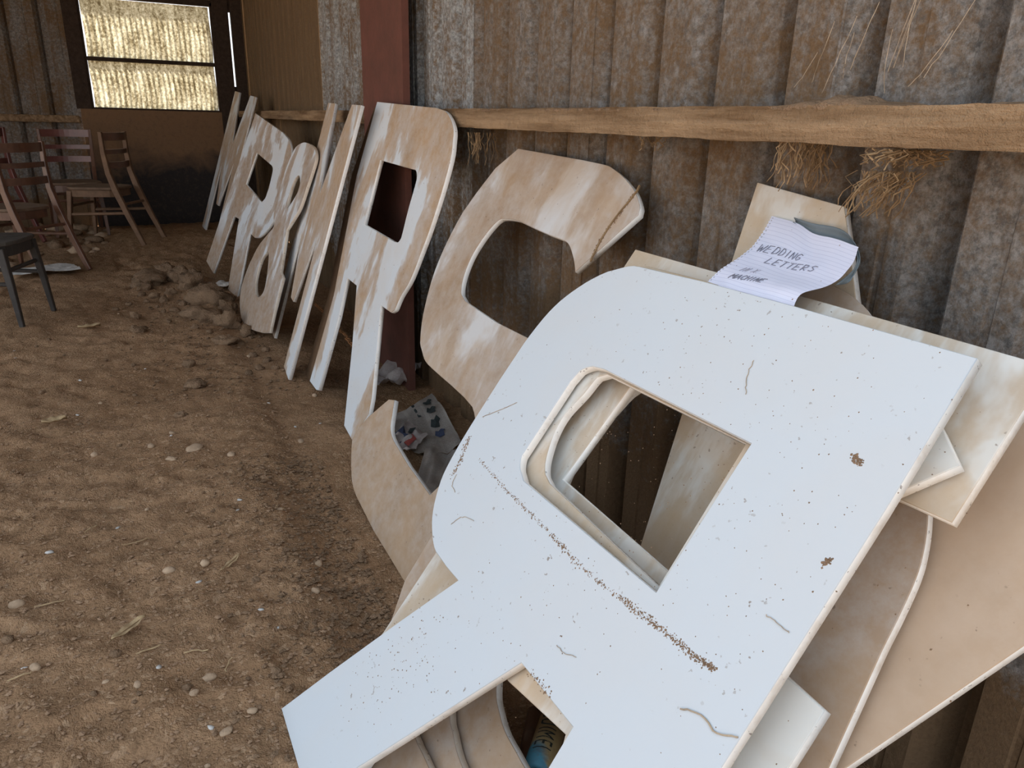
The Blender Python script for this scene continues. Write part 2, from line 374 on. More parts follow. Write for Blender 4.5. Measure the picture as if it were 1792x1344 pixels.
def wpane(x0, x1, z0, z1):
    nx = 150
    def P(a, b):
        x = x0 + (x1 - x0) * a; return (x + .006 * math.sin(b * 5), .0055 * math.sin(x * 2 * math.pi / .0465), z0 + (z1 - z0) * b)
    mb = MB(); mb.add(*grid(P, nx, 6)); return mb.build('window_pane', M['pane'], w1, smooth=True)
wpane(-.551, .577, .462, .979); wpane(-.552, .580, .005, .440)

# ------------------------------------------------------------------ letters
LET = {'F0': ([0.133, 1.291, 0.0], [0.018, -0.99984, 0.0], [0.61556, 0.01108, 0.78801], [[(0.8017, 1.148), (0.5201, 1.148), (0.3273, 1.146), (0.1482, 1.139), (0.1416, 1.138), (0.1355, 1.138), (0.1284, 1.136), (0.1189, 1.133), (0.1057, 1.127), (0.09, 1.119), (0.0735, 1.111), (0.0583, 1.1), (0.0445, 1.088), (0.0311, 1.075), (0.0186, 1.06), (0.0078, 1.046), (-0.0013, 1.032), (-0.009, 1.019), (-0.0154, 1.004), (-0.0208, 0.9881), (-0.0251, 0.9693), (-0.0282, 0.9485), (-0.0304, 0.9268), (-0.0318, 0.9048), (-0.0289, 0.8139), (-0.0213, 0.7095), (-0.0192, 0.6877), (-0.017, 0.6676), (-0.0145, 0.649), (-0.0115, 0.6315), (-0.0083, 0.6153), (-0.0049, 0.6005), (-0.0006, 0.5864), (0.0055, 0.5724), (0.0139, 0.5578), (0.0241, 0.5432), (0.0351, 0.5294), (0.046, 0.5176), (0.0569, 0.5079), (0.068, 0.5), (0.0792, 0.4933), (0.0902, 0.4873), (0.1005, 0.4821), (0.1105, 0.4778), (0.1208, 0.4744), (0.1323, 0.4719), (0.1883, 0.471), (0.2389, 0.4733), (0.1611, 0.3251), (0.0697, 0.1446), (-0.0003, -0.0003), (0.165, 0), (0.241, 0), (0.3053, 0.1278), (0.4805, 0.476), (0.6258, 0.4801), (0.632, 0.4), (0.636, -0), (0.828, -0), (0.826, 0.592), (0.8136, 0.9386)], [(0.2402, 0.9338), (0.2078, 0.9287), (0.2006, 0.9251), (0.1936, 0.9204), (0.1875, 0.9152), (0.1828, 0.9097), (0.1776, 0.8845), (0.1845, 0.7195), (0.1877, 0.7137), (0.192, 0.7083), (0.1972, 0.7033), (0.203, 0.6989), (0.2315, 0.6866), (0.6129, 0.6936), (0.6026, 0.9367)]]),
'F1': ([0.1519, 1.2913, -0.0148], [0.018, -0.99984, 0.0], [0.61556, 0.01108, 0.78801], [[(0.7778, 1.15), (0.5031, 1.151), (0.302, 1.158), (0.1413, 1.154), (0.1336, 1.152), (0.1264, 1.15), (0.1185, 1.146), (0.1086, 1.141), (0.0959, 1.136), (0.0812, 1.129), (0.0659, 1.12), (0.0513, 1.109), (0.0373, 1.095), (0.0233, 1.079), (0.0103, 1.062), (-0.0006, 1.045), (-0.0089, 1.031), (-0.0152, 1.017), (-0.0201, 1.003), (-0.0241, 0.9866), (-0.0301, 0.9025), (-0.023, 0.7102), (-0.0212, 0.6909), (-0.0191, 0.6715), (-0.0162, 0.6526), (-0.0122, 0.6349), (-0.0071, 0.6187), (-0.0009, 0.6037), (0.0061, 0.5894), (0.0135, 0.5754), (0.0214, 0.5612), (0.03, 0.5471), (0.0391, 0.5341), (0.0486, 0.5231), (0.0586, 0.5147), (0.0692, 0.5082), (0.0802, 0.5031), (0.0914, 0.4988), (0.139, 0.4903), (0.2313, 0.4826), (0.1521, 0.3091), (0.0722, 0.1349), (0.0185, 0.0149), (0.1058, 0.0119), (0.238, 0.0783), (0.4218, 0.4308), (0.4563, 0.4309), (0.6034, 0.4553), (0.65, 0.36), (0.65, 0), (0.8, 0), (0.81, 0.55), (0.7898, 0.9483)], [(0.2254, 0.9314), (0.2066, 0.9182), (0.2045, 0.9105), (0.2034, 0.9009), (0.2026, 0.8901), (0.2011, 0.8788), (0.1982, 0.8667), (0.1945, 0.8535), (0.1912, 0.8402), (0.1895, 0.8276), (0.1896, 0.8162), (0.1908, 0.8053), (0.1932, 0.7947), (0.1964, 0.784), (0.2009, 0.7726), (0.2065, 0.7609), (0.2127, 0.7498), (0.2187, 0.7404), (0.2245, 0.7329), (0.2305, 0.7269), (0.2365, 0.7219), (0.2426, 0.7179), (0.2676, 0.7106), (0.5911, 0.6985), (0.5752, 0.9369)]]),
'TIP': ([0.1708, 1.2917, -0.0296], [0.018, -0.99984, 0.0], [0.61556, 0.01108, 0.78801], [[(0.7889, 1.067), (0.8295, 1.034), (0.782, 0.9674), (0.6797, 0.9378), (0.5746, 1.026), (0.6216, 1.132), (0.7023, 1.131)]]),
'E': ([0.1897, 1.292, -0.0443], [0.018, -0.99984, 0.0], [0.61556, 0.01108, 0.78801], [[(0.0061, 1.202), (0.4531, 1.197), (0.7031, 1.194), (0.8391, 1.192), (0.8466, 0.9736), (0.7805, 0.9712), (0.2425, 0.9441), (0.2348, 0.7264), (0.5526, 0.7186), (0.7921, 0.7116), (0.8484, 0.7093), (0.851, 0.6314), (0.8562, 0.4879), (0.2397, 0.4716), (0.2327, 0.0774), (0.2347, -0.0625), (0.0524, -0.0174), (0.0408, 0.2959)]]),
'G': ([0.2094, 1.2924, -0.0597], [0.018, -0.99984, 0.0], [0.61556, 0.01108, 0.78801], [[(0.2091, 1.094), (0.1799, 1.091), (0.1454, 1.079), (0.1112, 1.058), (0.0831, 1.03), (0.0614, 0.9916), (0.0436, 0.9442), (0.0305, 0.8911), (0.0228, 0.8355), (0.0218, 0.7759), (0.0265, 0.7113), (0.0354, 0.646), (0.0464, 0.5847), (0.0642, 0.5299), (0.0879, 0.4789), (0.1083, 0.4276), (0.1159, 0.372), (0.1036, 0.3082), (0.0778, 0.2392), (0.05, 0.1716), (0.0316, 0.1118), (0.0231, 0.0599), (0.0192, 0.0131), (0.0228, -0.0268), (0.0363, -0.058), (0.0611, -0.0821), (0.0955, -0.0993), (0.138, -0.1059), (0.1871, -0.0982), (0.2477, -0.0706), (0.3188, -0.0266), (0.3902, 0.0239), (0.4516, 0.0708), (0.5019, 0.1131), (0.5461, 0.1556), (0.5828, 0.1971), (0.6108, 0.2363), (0.6373, 0.3714), (0.5116, 0.3159), (0.5036, 0.2437), (0.4901, 0.2301), (0.4715, 0.2181), (0.4515, 0.2081), (0.434, 0.2), (0.4195, 0.1943), (0.4061, 0.1908), (0.3939, 0.1887), (0.3827, 0.1871), (0.3729, 0.1861), (0.3644, 0.186), (0.3564, 0.1864), (0.3482, 0.1867), (0.3394, 0.1868), (0.3306, 0.187), (0.3218, 0.1873), (0.3132, 0.1874), (0.3051, 0.1873), (0.2973, 0.187), (0.2892, 0.1869), (0.2805, 0.1877), (0.271, 0.1881), (0.261, 0.1885), (0.2504, 0.1909), (0.2396, 0.1976), (0.2271, 0.2099), (0.2134, 0.2265), (0.2009, 0.2453), (0.1923, 0.2643), (0.1895, 0.3065), (0.1909, 0.3596), (0.1928, 0.4181), (0.1917, 0.4763), (0.1855, 0.5351), (0.1765, 0.5966), (0.1677, 0.6575), (0.162, 0.7143), (0.1582, 0.7675), (0.1554, 0.8183), (0.1571, 0.8651), (0.1668, 0.906), (0.1921, 0.9394), (0.2287, 0.9667), (0.263, 0.9905), (0.281, 1.014), (0.2774, 1.039), (0.26, 1.065), (0.2352, 1.085)]]),
'C': ([0.2275, 1.2927, -0.0739], [0.018, -0.99984, 0.0], [0.61556, 0.01108, 0.78801], [[(0.2227, 1.133), (0.1826, 1.13), (0.1279, 1.115), (0.0725, 1.091), (0.0307, 1.058), (0.0061, 1.015), (-0.0087, 0.9626), (-0.0167, 0.9047), (-0.0205, 0.8465), (-0.0191, 0.7879), (-0.0116, 0.7267), (-0.0011, 0.6651), (0.0093, 0.6054), (0.0205, 0.5486), (0.0336, 0.4933), (0.0458, 0.4383), (0.0542, 0.3825), (0.0559, 0.3232), (0.0529, 0.2618), (0.0508, 0.2031), (0.055, 0.1517), (0.0662, 0.1076), (0.0819, 0.0688), (0.102, 0.0368), (0.1267, 0.0132), (0.1559, -0.0018), (0.1895, -0.0089), (0.2277, -0.0082), (0.2707, 0.0004), (0.3221, 0.0195), (0.3807, 0.0481), (0.4391, 0.0811), (0.4895, 0.1134), (0.5309, 0.1443), (0.5668, 0.1762), (0.5975, 0.209), (0.6231, 0.2423), (0.6736, 0.3818), (0.564, 0.3374), (0.5244, 0.2466), (0.5093, 0.2359), (0.492, 0.2302), (0.4739, 0.2276), (0.4564, 0.2258), (0.4391, 0.2252), (0.4216, 0.2265), (0.4051, 0.2287), (0.391, 0.2305), (0.3801, 0.2316), (0.3716, 0.2327), (0.3641, 0.2339), (0.3562, 0.2356), (0.3474, 0.238), (0.3386, 0.2409), (0.33, 0.2438), (0.322, 0.2466), (0.3153, 0.2483), (0.3094, 0.2495), (0.3032, 0.2514), (0.2955, 0.2555), (0.2851, 0.2621), (0.2729, 0.2705), (0.2609, 0.2803), (0.2511, 0.2911), (0.2375, 0.3195), (0.2228, 0.356), (0.2079, 0.3989), (0.1934, 0.4465), (0.1786, 0.5015), (0.1633, 0.5636), (0.1496, 0.6274), (0.1396, 0.687), (0.132, 0.7428), (0.1261, 0.797), (0.1257, 0.8477), (0.1345, 0.8927), (0.1596, 0.9301), (0.197, 0.9614), (0.2335, 0.9898), (0.256, 1.018), (0.2623, 1.052), (0.259, 1.088), (0.2459, 1.118)]]),
'O': ([0.2457, 1.293, -0.088], [0.018, -0.99984, 0.0], [0.61556, 0.01108, 0.78801], [[(0.1818, 1.198), (0.221, 1.213), (0.2641, 1.231), (0.3063, 1.247), (0.3425, 1.259), (0.3716, 1.264), (0.3962, 1.264), (0.4168, 1.262), (0.4342, 1.261), (0.4432, 1.26), (0.4522, 1.258), (0.4611, 1.256), (0.4698, 1.254), (0.4785, 1.252), (0.4872, 1.249), (0.4956, 1.246), (0.5033, 1.242), (0.5102, 1.24), (0.5165, 1.237), (0.5225, 1.234), (0.5284, 1.23), (0.5488, 1.218), (0.5753, 1.202), (0.6041, 1.183), (0.6314, 1.163), (0.6576, 1.141), (0.6842, 1.116), (0.7092, 1.091), (0.7305, 1.067), (0.7473, 1.044), (0.7609, 1.022), (0.772, 1.001), (0.7815, 0.9833), (0.789, 0.9696), (0.7943, 0.959), (0.7984, 0.9498), (0.8024, 0.9403), (0.8061, 0.9306), (0.8093, 0.9215), (0.8121, 0.912), (0.8147, 0.9012), (0.8173, 0.8883), (0.8197, 0.8739), (0.8219, 0.8595), (0.8239, 0.8464), (0.8254, 0.835), (0.8267, 0.8247), (0.8279, 0.8148), (0.8293, 0.8047), (0.8548, 0.6515), (0.8668, 0.5501), (0.8657, 0.5217), (0.8634, 0.4923), (0.8566, 0.4602), (0.8419, 0.424), (0.8185, 0.382), (0.7883, 0.3352), (0.7515, 0.2869), (0.7082, 0.2401), (0.6572, 0.1926), (0.5986, 0.1437), (0.5356, 0.0988), (0.4708, 0.0634), (0.4012, 0.0382), (0.3265, 0.0206), (0.2541, 0.0106), (0.1914, 0.0086), (0.1402, 0.0158), (0.0967, 0.0319), (0.0596, 0.0538), (0.0278, 0.0788), (-0.0452, 0.2131), (-0.1011, 0.3124), (-0.1236, 0.5154), (-0.1328, 0.5797), (-0.1442, 0.6498), (-0.1522, 0.7221), (-0.1514, 0.7927), (-0.139, 0.8651), (-0.1185, 0.9397), (-0.0932, 1.008), (-0.0666, 1.063), (-0.0381, 1.1), (-0.0065, 1.123), (0.0264, 1.139), (0.0584, 1.154), (0.0885, 1.167), (0.1179, 1.177), (0.1484, 1.187)], [(0.1806, 0.9513), (0.171, 0.9357), (0.1665, 0.9209), (0.1641, 0.9065), (0.1613, 0.8915), (0.1574, 0.8756), (0.1538, 0.8592), (0.1507, 0.843), (0.1484, 0.8278), (0.1467, 0.8142), (0.1455, 0.8017), (0.1452, 0.7891), (0.1463, 0.7754), (0.149, 0.76), (0.1532, 0.7435), (0.158, 0.7267), (0.1628, 0.7101), (0.1734, 0.6732), (0.1867, 0.6269), (0.2013, 0.579), (0.2155, 0.5369), (0.2291, 0.5018), (0.2428, 0.47), (0.2566, 0.4416), (0.2705, 0.4166), (0.285, 0.3952), (0.2999, 0.3773), (0.3143, 0.3626), (0.3274, 0.3506), (0.3388, 0.342), (0.3489, 0.3369), (0.3584, 0.3335), (0.3677, 0.3302), (0.3766, 0.3269), (0.3849, 0.3244), (0.3933, 0.3224), (0.4023, 0.3207), (0.4123, 0.3196), (0.423, 0.3189), (0.4338, 0.3185), (0.4441, 0.3181), (0.4528, 0.3174), (0.4605, 0.3168), (0.4692, 0.3163), (0.4807, 0.3163), (0.4959, 0.316), (0.5138, 0.3156), (0.533, 0.3166), (0.5524, 0.3208), (0.5729, 0.3283), (0.5945, 0.3382), (0.6155, 0.351), (0.6336, 0.3669), (0.6493, 0.3859), (0.6632, 0.4078), (0.6743, 0.4329), (0.6817, 0.4615), (0.6842, 0.4943), (0.6829, 0.531), (0.6791, 0.5703), (0.6746, 0.6109), (0.6697, 0.6543), (0.6635, 0.7006), (0.656, 0.7464), (0.6474, 0.7886), (0.6379, 0.8265), (0.6274, 0.8619), (0.6153, 0.8945), (0.601, 0.9244), (0.5848, 0.9517), (0.5668, 0.9764), (0.5463, 0.9979), (0.5226, 1.015), (0.4947, 1.028), (0.4632, 1.038), (0.4301, 1.043), (0.3972, 1.046), (0.3636, 1.045), (0.3288, 1.04), (0.2953, 1.033), (0.2655, 1.023), (0.2395, 1.008), (0.2161, 0.9893), (0.1961, 0.9695)]]),
'G2': ([0.2748, 1.2936, -0.1108], [0.018, -0.99984, 0.0], [0.61556, 0.01108, 0.78801], [[(0.7, 0), (0.79, 0), (0.8316, 0.5916), (0.9353, 0.9018), (0.9743, 1.018), (0.9226, 1.158), (0.8431, 1.207), (0.6422, 1.21), (0.6689, 1.078), (0.7264, 0.7779), (0.7815, 0.6073)]]),
'I': ([0.6, 0.95, 0.0], [0.0, -1.0, 0.0], [0.45399, 0.0, 0.89101], [[(-0.2333, 1.175), (-0.0004, 1.149), (0.44, 0.55), (0.46, 0.03), (0.2, 0), (-0.0638, 0.4262), (-0.1263, 0.692)]]),
'BK': ([0.615, 3.3575, -0.006], [0.028, -0.99961, 0.0], [0.31349, 0.00878, 0.94955], [[(-0.1278, 1.265), (0.0456, 1.26), (0.0614, 0.9088), (0.0904, 0.4167), (0.1009, 0.0158), (0.0425, -0.0116), (-0.0882, -0.0076), (-0.0638, 0.3914), (-0.1952, 0.9458)]]),
'R2': ([0.597, 3.357, 0.0], [0.028, -0.99961, 0.0], [0.31349, 0.00878, 0.94955], [[(-0.0452, 1.283), (0.6701, 1.254), (0.7464, 1.245), (0.7629, 1.241), (0.7783, 1.236), (0.7933, 1.23), (0.8087, 1.223), (0.8255, 1.215), (0.843, 1.205), (0.8595, 1.194), (0.8731, 1.183), (0.8829, 1.172), (0.89, 1.161), (0.8957, 1.149), (0.9016, 1.137), (0.908, 1.125), (0.9142, 1.113), (0.9196, 1.098), (0.9239, 1.079), (0.9267, 1.055), (0.9285, 1.026), (0.9293, 0.995), (0.9292, 0.9641), (0.928, 0.9325), (0.9257, 0.8994), (0.9227, 0.8674), (0.9196, 0.8392), (0.9166, 0.8169), (0.9134, 0.7986), (0.9097, 0.7807), (0.9052, 0.7598), (0.9, 0.7336), (0.8942, 0.7044), (0.8875, 0.6753), (0.8793, 0.6494), (0.8685, 0.6276), (0.8558, 0.6082), (0.8432, 0.5906), (0.8332, 0.5741), (0.827, 0.5583), (0.8231, 0.5435), (0.8199, 0.5306), (0.8156, 0.5204), (0.7899, 0.5056), (0.6695, 0.5067), (0.8381, 0.1859), (0.8528, 0.1301), (0.7654, -0.0096), (0.6445, 0.0032), (0.4915, 0.2869), (0.3442, 0.5171), (0.1936, 0.5224), (0.2226, 0.3504), (0.2229, 0.0115), (0.1901, 0.0032), (0.0696, 0.005), (0.0805, 0.4179), (-0.0538, 0.9502)], [(0.2062, 1.038), (0.6045, 1.025), (0.6145, 1.025), (0.6247, 1.025), (0.6346, 1.024), (0.6437, 1.021), (0.6524, 1.016), (0.6608, 1.009), (0.668, 1), (0.6731, 0.9914), (0.6753, 0.9682), (0.6753, 0.938), (0.6746, 0.9056), (0.6749, 0.8755), (0.6773, 0.8469), (0.6808, 0.818), (0.6836, 0.792), (0.6839, 0.7723), (0.6807, 0.7661), (0.6758, 0.7603), (0.6697, 0.7553), (0.6628, 0.7516), (0.6267, 0.7483), (0.2218, 0.7644)]]),
'M2': ([0.5799, 4.2438, 0.0102], [-0.06856, -0.99741, -0.02163], [0.3001, -0.0413, 0.95301], [[(0, 1.269), (0, 0), (0.1829, 0), (0.1829, 0.6444), (0.376, 0.2819), (0.4674, 0.2819), (0.6707, 0.7048), (0.6707, 0), (0.8638, 0), (0.8638, 1.269), (0.6605, 1.269), (0.4268, 0.8256), (0.2032, 1.269)]]),
'M1': ([0.5206, 7.918, 0.1136], [0.07136, -0.99475, -0.07331], [0.31526, -0.04724, 0.94783], [[(0, 1.31), (0, 0), (0.18, 0), (0.18, 0.6655), (0.37, 0.2912), (0.46, 0.2912), (0.66, 0.7279), (0.66, 0), (0.85, 0), (0.85, 1.31), (0.65, 1.31), (0.42, 0.8527), (0.2, 1.31)]]),
'R3': ([0.388, 5.88, 0.09], [0.12762, -0.98194, -0.13965], [0.37333, -0.08288, 0.92399], [[(-0.0329, 1.155), (0.5719, 1.129), (0.602, 1.127), (0.6324, 1.124), (0.662, 1.12), (0.6895, 1.116), (0.7144, 1.112), (0.7373, 1.107), (0.7593, 1.101), (0.7817, 1.092), (0.8054, 1.08), (0.8297, 1.065), (0.8526, 1.046), (0.8726, 1.024), (0.8887, 0.9974), (0.902, 0.9661), (0.9136, 0.9324), (0.9243, 0.8984), (0.935, 0.8638), (0.9449, 0.8278), (0.9531, 0.7918), (0.9584, 0.7572), (0.9613, 0.7241), (0.9621, 0.6918), (0.9596, 0.6608), (0.953, 0.6312), (0.9409, 0.6029), (0.9242, 0.5759), (0.905, 0.5506), (0.8853, 0.5278), (0.8642, 0.507), (0.8413, 0.4882), (0.8187, 0.4721), (0.7986, 0.4594), (0.7408, 0.4424), (0.6247, 0.4405), (0.7921, 0.006), (0.6004, -0.0395), (0.336, 0.462), (0.2167, 0.4507), (0.1842, 0.0053), (-0.0447, 0.0245)], [(0.2514, 0.9219), (0.5511, 0.9079), (0.5685, 0.9072), (0.5863, 0.9068), (0.6032, 0.9055), (0.6181, 0.9027), (0.6302, 0.8993), (0.6405, 0.8952), (0.6495, 0.8884), (0.658, 0.8765), (0.6664, 0.8574), (0.6742, 0.8327), (0.6809, 0.8063), (0.6857, 0.782), (0.6887, 0.7596), (0.6903, 0.7375), (0.6899, 0.7173), (0.6871, 0.7003), (0.6514, 0.6637), (0.2436, 0.6935)]]),
'AND': ([0.452, 4.78, 0.03], [0.03233, -0.99838, -0.04678], [0.35389, -0.03233, 0.93473], [[(0.4989, 1.079), (0.5371, 1.079), (0.5771, 1.077), (0.6156, 1.074), (0.6491, 1.068), (0.6773, 1.06), (0.7018, 1.05), (0.722, 1.039), (0.7373, 1.025), (0.7463, 1.011), (0.7496, 0.9945), (0.75, 0.9767), (0.7502, 0.9575), (0.7502, 0.937), (0.749, 0.9152), (0.7468, 0.8915), (0.7443, 0.8657), (0.7435, 0.8367), (0.7434, 0.8052), (0.7401, 0.7726), (0.7293, 0.7404), (0.6168, 0.6133), (0.7501, 0.4052), (0.8252, 0.3919), (0.8409, 0.3108), (0.8654, 0.2035), (0.9005, 0.1092), (0.7538, 0.0629), (0.6883, 0.047), (0.61, 0.029), (0.5291, 0.0123), (0.4563, 0.0005), (0.3938, -0.0066), (0.3363, -0.0105), (0.2825, -0.0099), (0.231, -0.0035), (0.1794, 0.0097), (0.129, 0.0288), (0.0845, 0.0521), (0.0505, 0.078), (0.0281, 0.1061), (0.0149, 0.1374), (0.0102, 0.1718), (0.013, 0.2097), (0.0248, 0.2535), (0.0454, 0.3025), (0.0719, 0.3512), (0.101, 0.3941), (0.1353, 0.4304), (0.1751, 0.4626), (0.2149, 0.4911), (0.2488, 0.516), (0.2785, 0.5363), (0.3059, 0.5522), (0.3261, 0.5661), (0.3342, 0.5803), (0.3242, 0.5935), (0.3002, 0.6052), (0.2726, 0.6186), (0.2517, 0.6372), (0.2399, 0.6629), (0.2318, 0.6935), (0.2259, 0.7263), (0.2206, 0.7589), (0.2147, 0.7911), (0.2091, 0.824), (0.206, 0.8571), (0.2077, 0.8896), (0.2146, 0.9232), (0.2256, 0.9577), (0.2402, 0.9895), (0.258, 1.016), (0.2792, 1.034), (0.304, 1.047), (0.3315, 1.056), (0.3609, 1.064), (0.3927, 1.071), (0.427, 1.076), (0.4628, 1.078)], [(0.5304, 0.9028), (0.5491, 0.9003), (0.5686, 0.8926), (0.586, 0.8819), (0.5986, 0.8706), (0.6058, 0.858), (0.6088, 0.8433), (0.6085, 0.8283), (0.6056, 0.8149), (0.5871, 0.79), (0.5596, 0.7597), (0.5306, 0.7316), (0.508, 0.7135), (0.4989, 0.7135), (0.4888, 0.7165), (0.479, 0.7222), (0.4708, 0.7302), (0.4642, 0.7409), (0.4587, 0.7543), (0.4545, 0.7696), (0.452, 0.7861), (0.4503, 0.8051), (0.4495, 0.8265), (0.4516, 0.8474), (0.4584, 0.8648), (0.4719, 0.8788), (0.4905, 0.8908), (0.5111, 0.8992)], [(0.4031, 0.4345), (0.4253, 0.4214), (0.45, 0.4003), (0.4743, 0.3754), (0.4953, 0.3508), (0.5145, 0.3258), (0.5327, 0.2989), (0.5458, 0.2727), (0.5494, 0.25), (0.5403, 0.2305), (0.5215, 0.213), (0.4981, 0.199), (0.4749, 0.1894), (0.4523, 0.1849), (0.4278, 0.1849), (0.4029, 0.1884), (0.379, 0.1948), (0.3551, 0.2039), (0.3307, 0.2162), (0.3089, 0.2315), (0.2924, 0.2496), (0.2816, 0.2726), (0.2751, 0.2999), (0.2732, 0.3274), (0.2761, 0.3511), (0.2856, 0.3703), (0.3009, 0.3871), (0.3188, 0.4014), (0.336, 0.4131), (0.3517, 0.4238), (0.3675, 0.4329), (0.3844, 0.4375)]]),
'S': ([0.523, 2.202, 0.0], [0.03399, -0.99942, 0.0], [0.47688, 0.01622, 0.87882], [[(0.0048, 1.218), (0.104, 1.214), (0.2473, 1.208), (0.3917, 1.202), (0.4943, 1.196), (0.5064, 1.195), (0.5179, 1.194), (0.5303, 1.192), (0.5447, 1.188), (0.5624, 1.183), (0.5823, 1.177), (0.6027, 1.17), (0.6215, 1.163), (0.6385, 1.155), (0.6547, 1.148), (0.6699, 1.141), (0.6839, 1.133), (0.6973, 1.124), (0.7099, 1.114), (0.7208, 1.105), (0.7289, 1.097), (0.7351, 1.08), (0.6026, 0.9032), (0.5968, 0.9101), (0.5913, 0.9153), (0.5841, 0.922), (0.5757, 0.9294), (0.5663, 0.9367), (0.5555, 0.9444), (0.5433, 0.9527), (0.5308, 0.9604), (0.519, 0.9663), (0.5088, 0.97), (0.4995, 0.9722), (0.4895, 0.9734), (0.4774, 0.9746), (0.4087, 0.9776), (0.3157, 0.985), (0.2139, 0.9946), (0.1863, 0.9941), (0.1574, 0.9925), (0.1308, 0.9899), (0.1102, 0.9864), (0.1025, 0.9827), (0.0955, 0.9779), (0.0888, 0.9715), (0.082, 0.963), (0.0747, 0.9521), (0.0672, 0.9391), (0.0602, 0.9247), (0.0542, 0.9095), (0.049, 0.8936), (0.0444, 0.8765), (0.0411, 0.8589), (0.0398, 0.8412), (0.0409, 0.823), (0.0438, 0.8041), (0.0484, 0.7859), (0.0541, 0.7698), (0.0614, 0.7557), (0.0702, 0.7431), (0.08, 0.7323), (0.09, 0.7237), (0.1344, 0.7103), (0.3551, 0.6975), (0.62, 0.7), (0.6562, 0.6867), (0.6797, 0.6677), (0.6958, 0.6447), (0.71, 0.62), (0.7224, 0.5956), (0.7306, 0.57), (0.736, 0.5394), (0.74, 0.5), (0.743, 0.4466), (0.7444, 0.3825), (0.7435, 0.3172), (0.74, 0.26), (0.7335, 0.2127), (0.7244, 0.1706), (0.713, 0.1332), (0.7, 0.1), (0.6841, 0.071), (0.6656, 0.0464), (0.6468, 0.0261), (0.63, 0.01), (0.58, -0.012), (0.5293, -0.0435), (0.249, -0.0351), (0.0448, -0.0166), (0.0137, -0.0111), (-0.0087, -0.0054), (-0.0278, 0.0018), (-0.049, 0.0118), (-0.075, 0.0264), (-0.1026, 0.0443), (-0.128, 0.0627), (-0.1476, 0.0784), (-0.1607, 0.0894), (-0.1692, 0.0976), (-0.1733, 0.1064), (-0.1734, 0.1193), (-0.169, 0.1377), (-0.16, 0.1595), (-0.1477, 0.1831), (-0.133, 0.2067), (-0.0501, 0.3029), (-0.0096, 0.3154), (0.0459, 0.2422), (0.0602, 0.2318), (0.0743, 0.2249), (0.0913, 0.2196), (0.1146, 0.2144), (0.2655, 0.1961), (0.4509, 0.1854), (0.5, 0.27), (0.5081, 0.301), (0.5149, 0.3366), (0.518, 0.3714), (0.515, 0.4), (0.504, 0.421), (0.4868, 0.4374), (0.4662, 0.4498), (0.4453, 0.4591), (0.3807, 0.4666), (0.2943, 0.471), (0.2078, 0.4737), (0.1427, 0.4762), (0.1236, 0.4773), (0.1042, 0.4784), (0.0854, 0.48), (0.0682, 0.4826), (0.0529, 0.4868), (0.0389, 0.4921), (0.0261, 0.4978), (0.0143, 0.503), (0.0036, 0.5075), (-0.0059, 0.5115), (-0.0145, 0.5159), (-0.0226, 0.5213), (-0.0382, 0.5362), (-0.0567, 0.5554), (-0.0759, 0.578), (-0.0939, 0.6033), (-0.1111, 0.6325), (-0.1284, 0.6656), (-0.144, 0.6998), (-0.1563, 0.7325), (-0.1648, 0.7629), (-0.1702, 0.7925), (-0.1734, 0.822), (-0.1749, 0.8519), (-0.1748, 0.8836), (-0.1727, 0.9164), (-0.1691, 0.9479), (-0.1643, 0.9755), (-0.1331, 1.051), (-0.0843, 1.144), (-0.0084, 1.207), (-0.0052, 1.21), (-0.002, 1.213), (0.0013, 1.216)]])}
def letter(key, name, label, face, edge, t=.018, group='white board letters leaning on the wall'):
    d = LET[key]; cu = bpy.data.curves.new(name, 'CURVE'); cu.dimensions = '2D'; cu.fill_mode = 'BOTH'
    cu.extrude = t / 2 - .0012; cu.bevel_depth = .0012; cu.bevel_resolution = 0; cu.offset = -.0012
    for lp in d[3]:
        sp = cu.splines.new('POLY'); sp.points.add(len(lp) - 1); sp.use_cyclic_u = True
        for i, (a, b) in enumerate(lp): sp.points[i].co = (a, b, 0, 1)
    tmp = bpy.data.objects.new('tmp', cu); C.objects.link(tmp)
    me = bpy.data.meshes.new_from_object(tmp.evaluated_get(bpy.context.evaluated_depsgraph_get()))
    bpy.data.objects.remove(tmp); bpy.data.curves.remove(cu)
    me.materials.clear(); me.materials.append(face); me.materials.append(edge)
    me.transform(Matrix.Translation((0, 0, -t / 2)))
    for p in me.polygons: p.material_index = 0 if abs(p.normal.z) > .5 else 1
    me.name = name
    o = bpy.data.objects.new(name, me); C.objects.link(o)
    u = V(d[1]); L = V(d[2]); n = u.cross(L)
    m = Matrix((u, L, n)).transposed().to_4x4(); m.translation = V(d[0]); o.matrix_world = m
    tag(o, label, 'letter'); 
    return o
def onface(o, a, b, h=0.0): return o.matrix_world @ V((a, b, h))

front = letter('F0', 'letter_board', 'large clean white mirrored letter R lying frontmost on the leaning stack', M['clean'], M['edge'])
letter('F1', 'letter_board', 'mirrored letter R directly behind the frontmost clean R, its dusty rim seen through the opening', M['cream'], M['edge'])
letter('TIP', 'letter_board', 'white letter whose pointed corner pokes out right of the frontmost R', M['cream'], M['edge'])
letter('E', 'letter_board', 'dusty white letter E in the stack with its square arm sticking out far right', M['cream'], M['edge'])
letter('G', 'letter_board', 'tan curved letter in the stack, leftmost arc seen in the gap of the front R', M['tan'], M['edge_dirty'])
letter('C', 'letter_board', 'tan curved letter in the stack, middle arc seen in the gap of the front R', M['tan'], M['edge_dirty'])
letter('O', 'letter_board', 'brownish letter O deep in the stack with long white curved edge at right', M['tan'], M['edge'])
letter('G2', 'letter_board', 'broad pinkish dusty board at the back of the stack at lower right', M['pink'], M['edge'])
letter('I', 'letter_board', 'cream plank-like letter standing behind the handwritten paper against the wall', M['cream'], M['edge'])
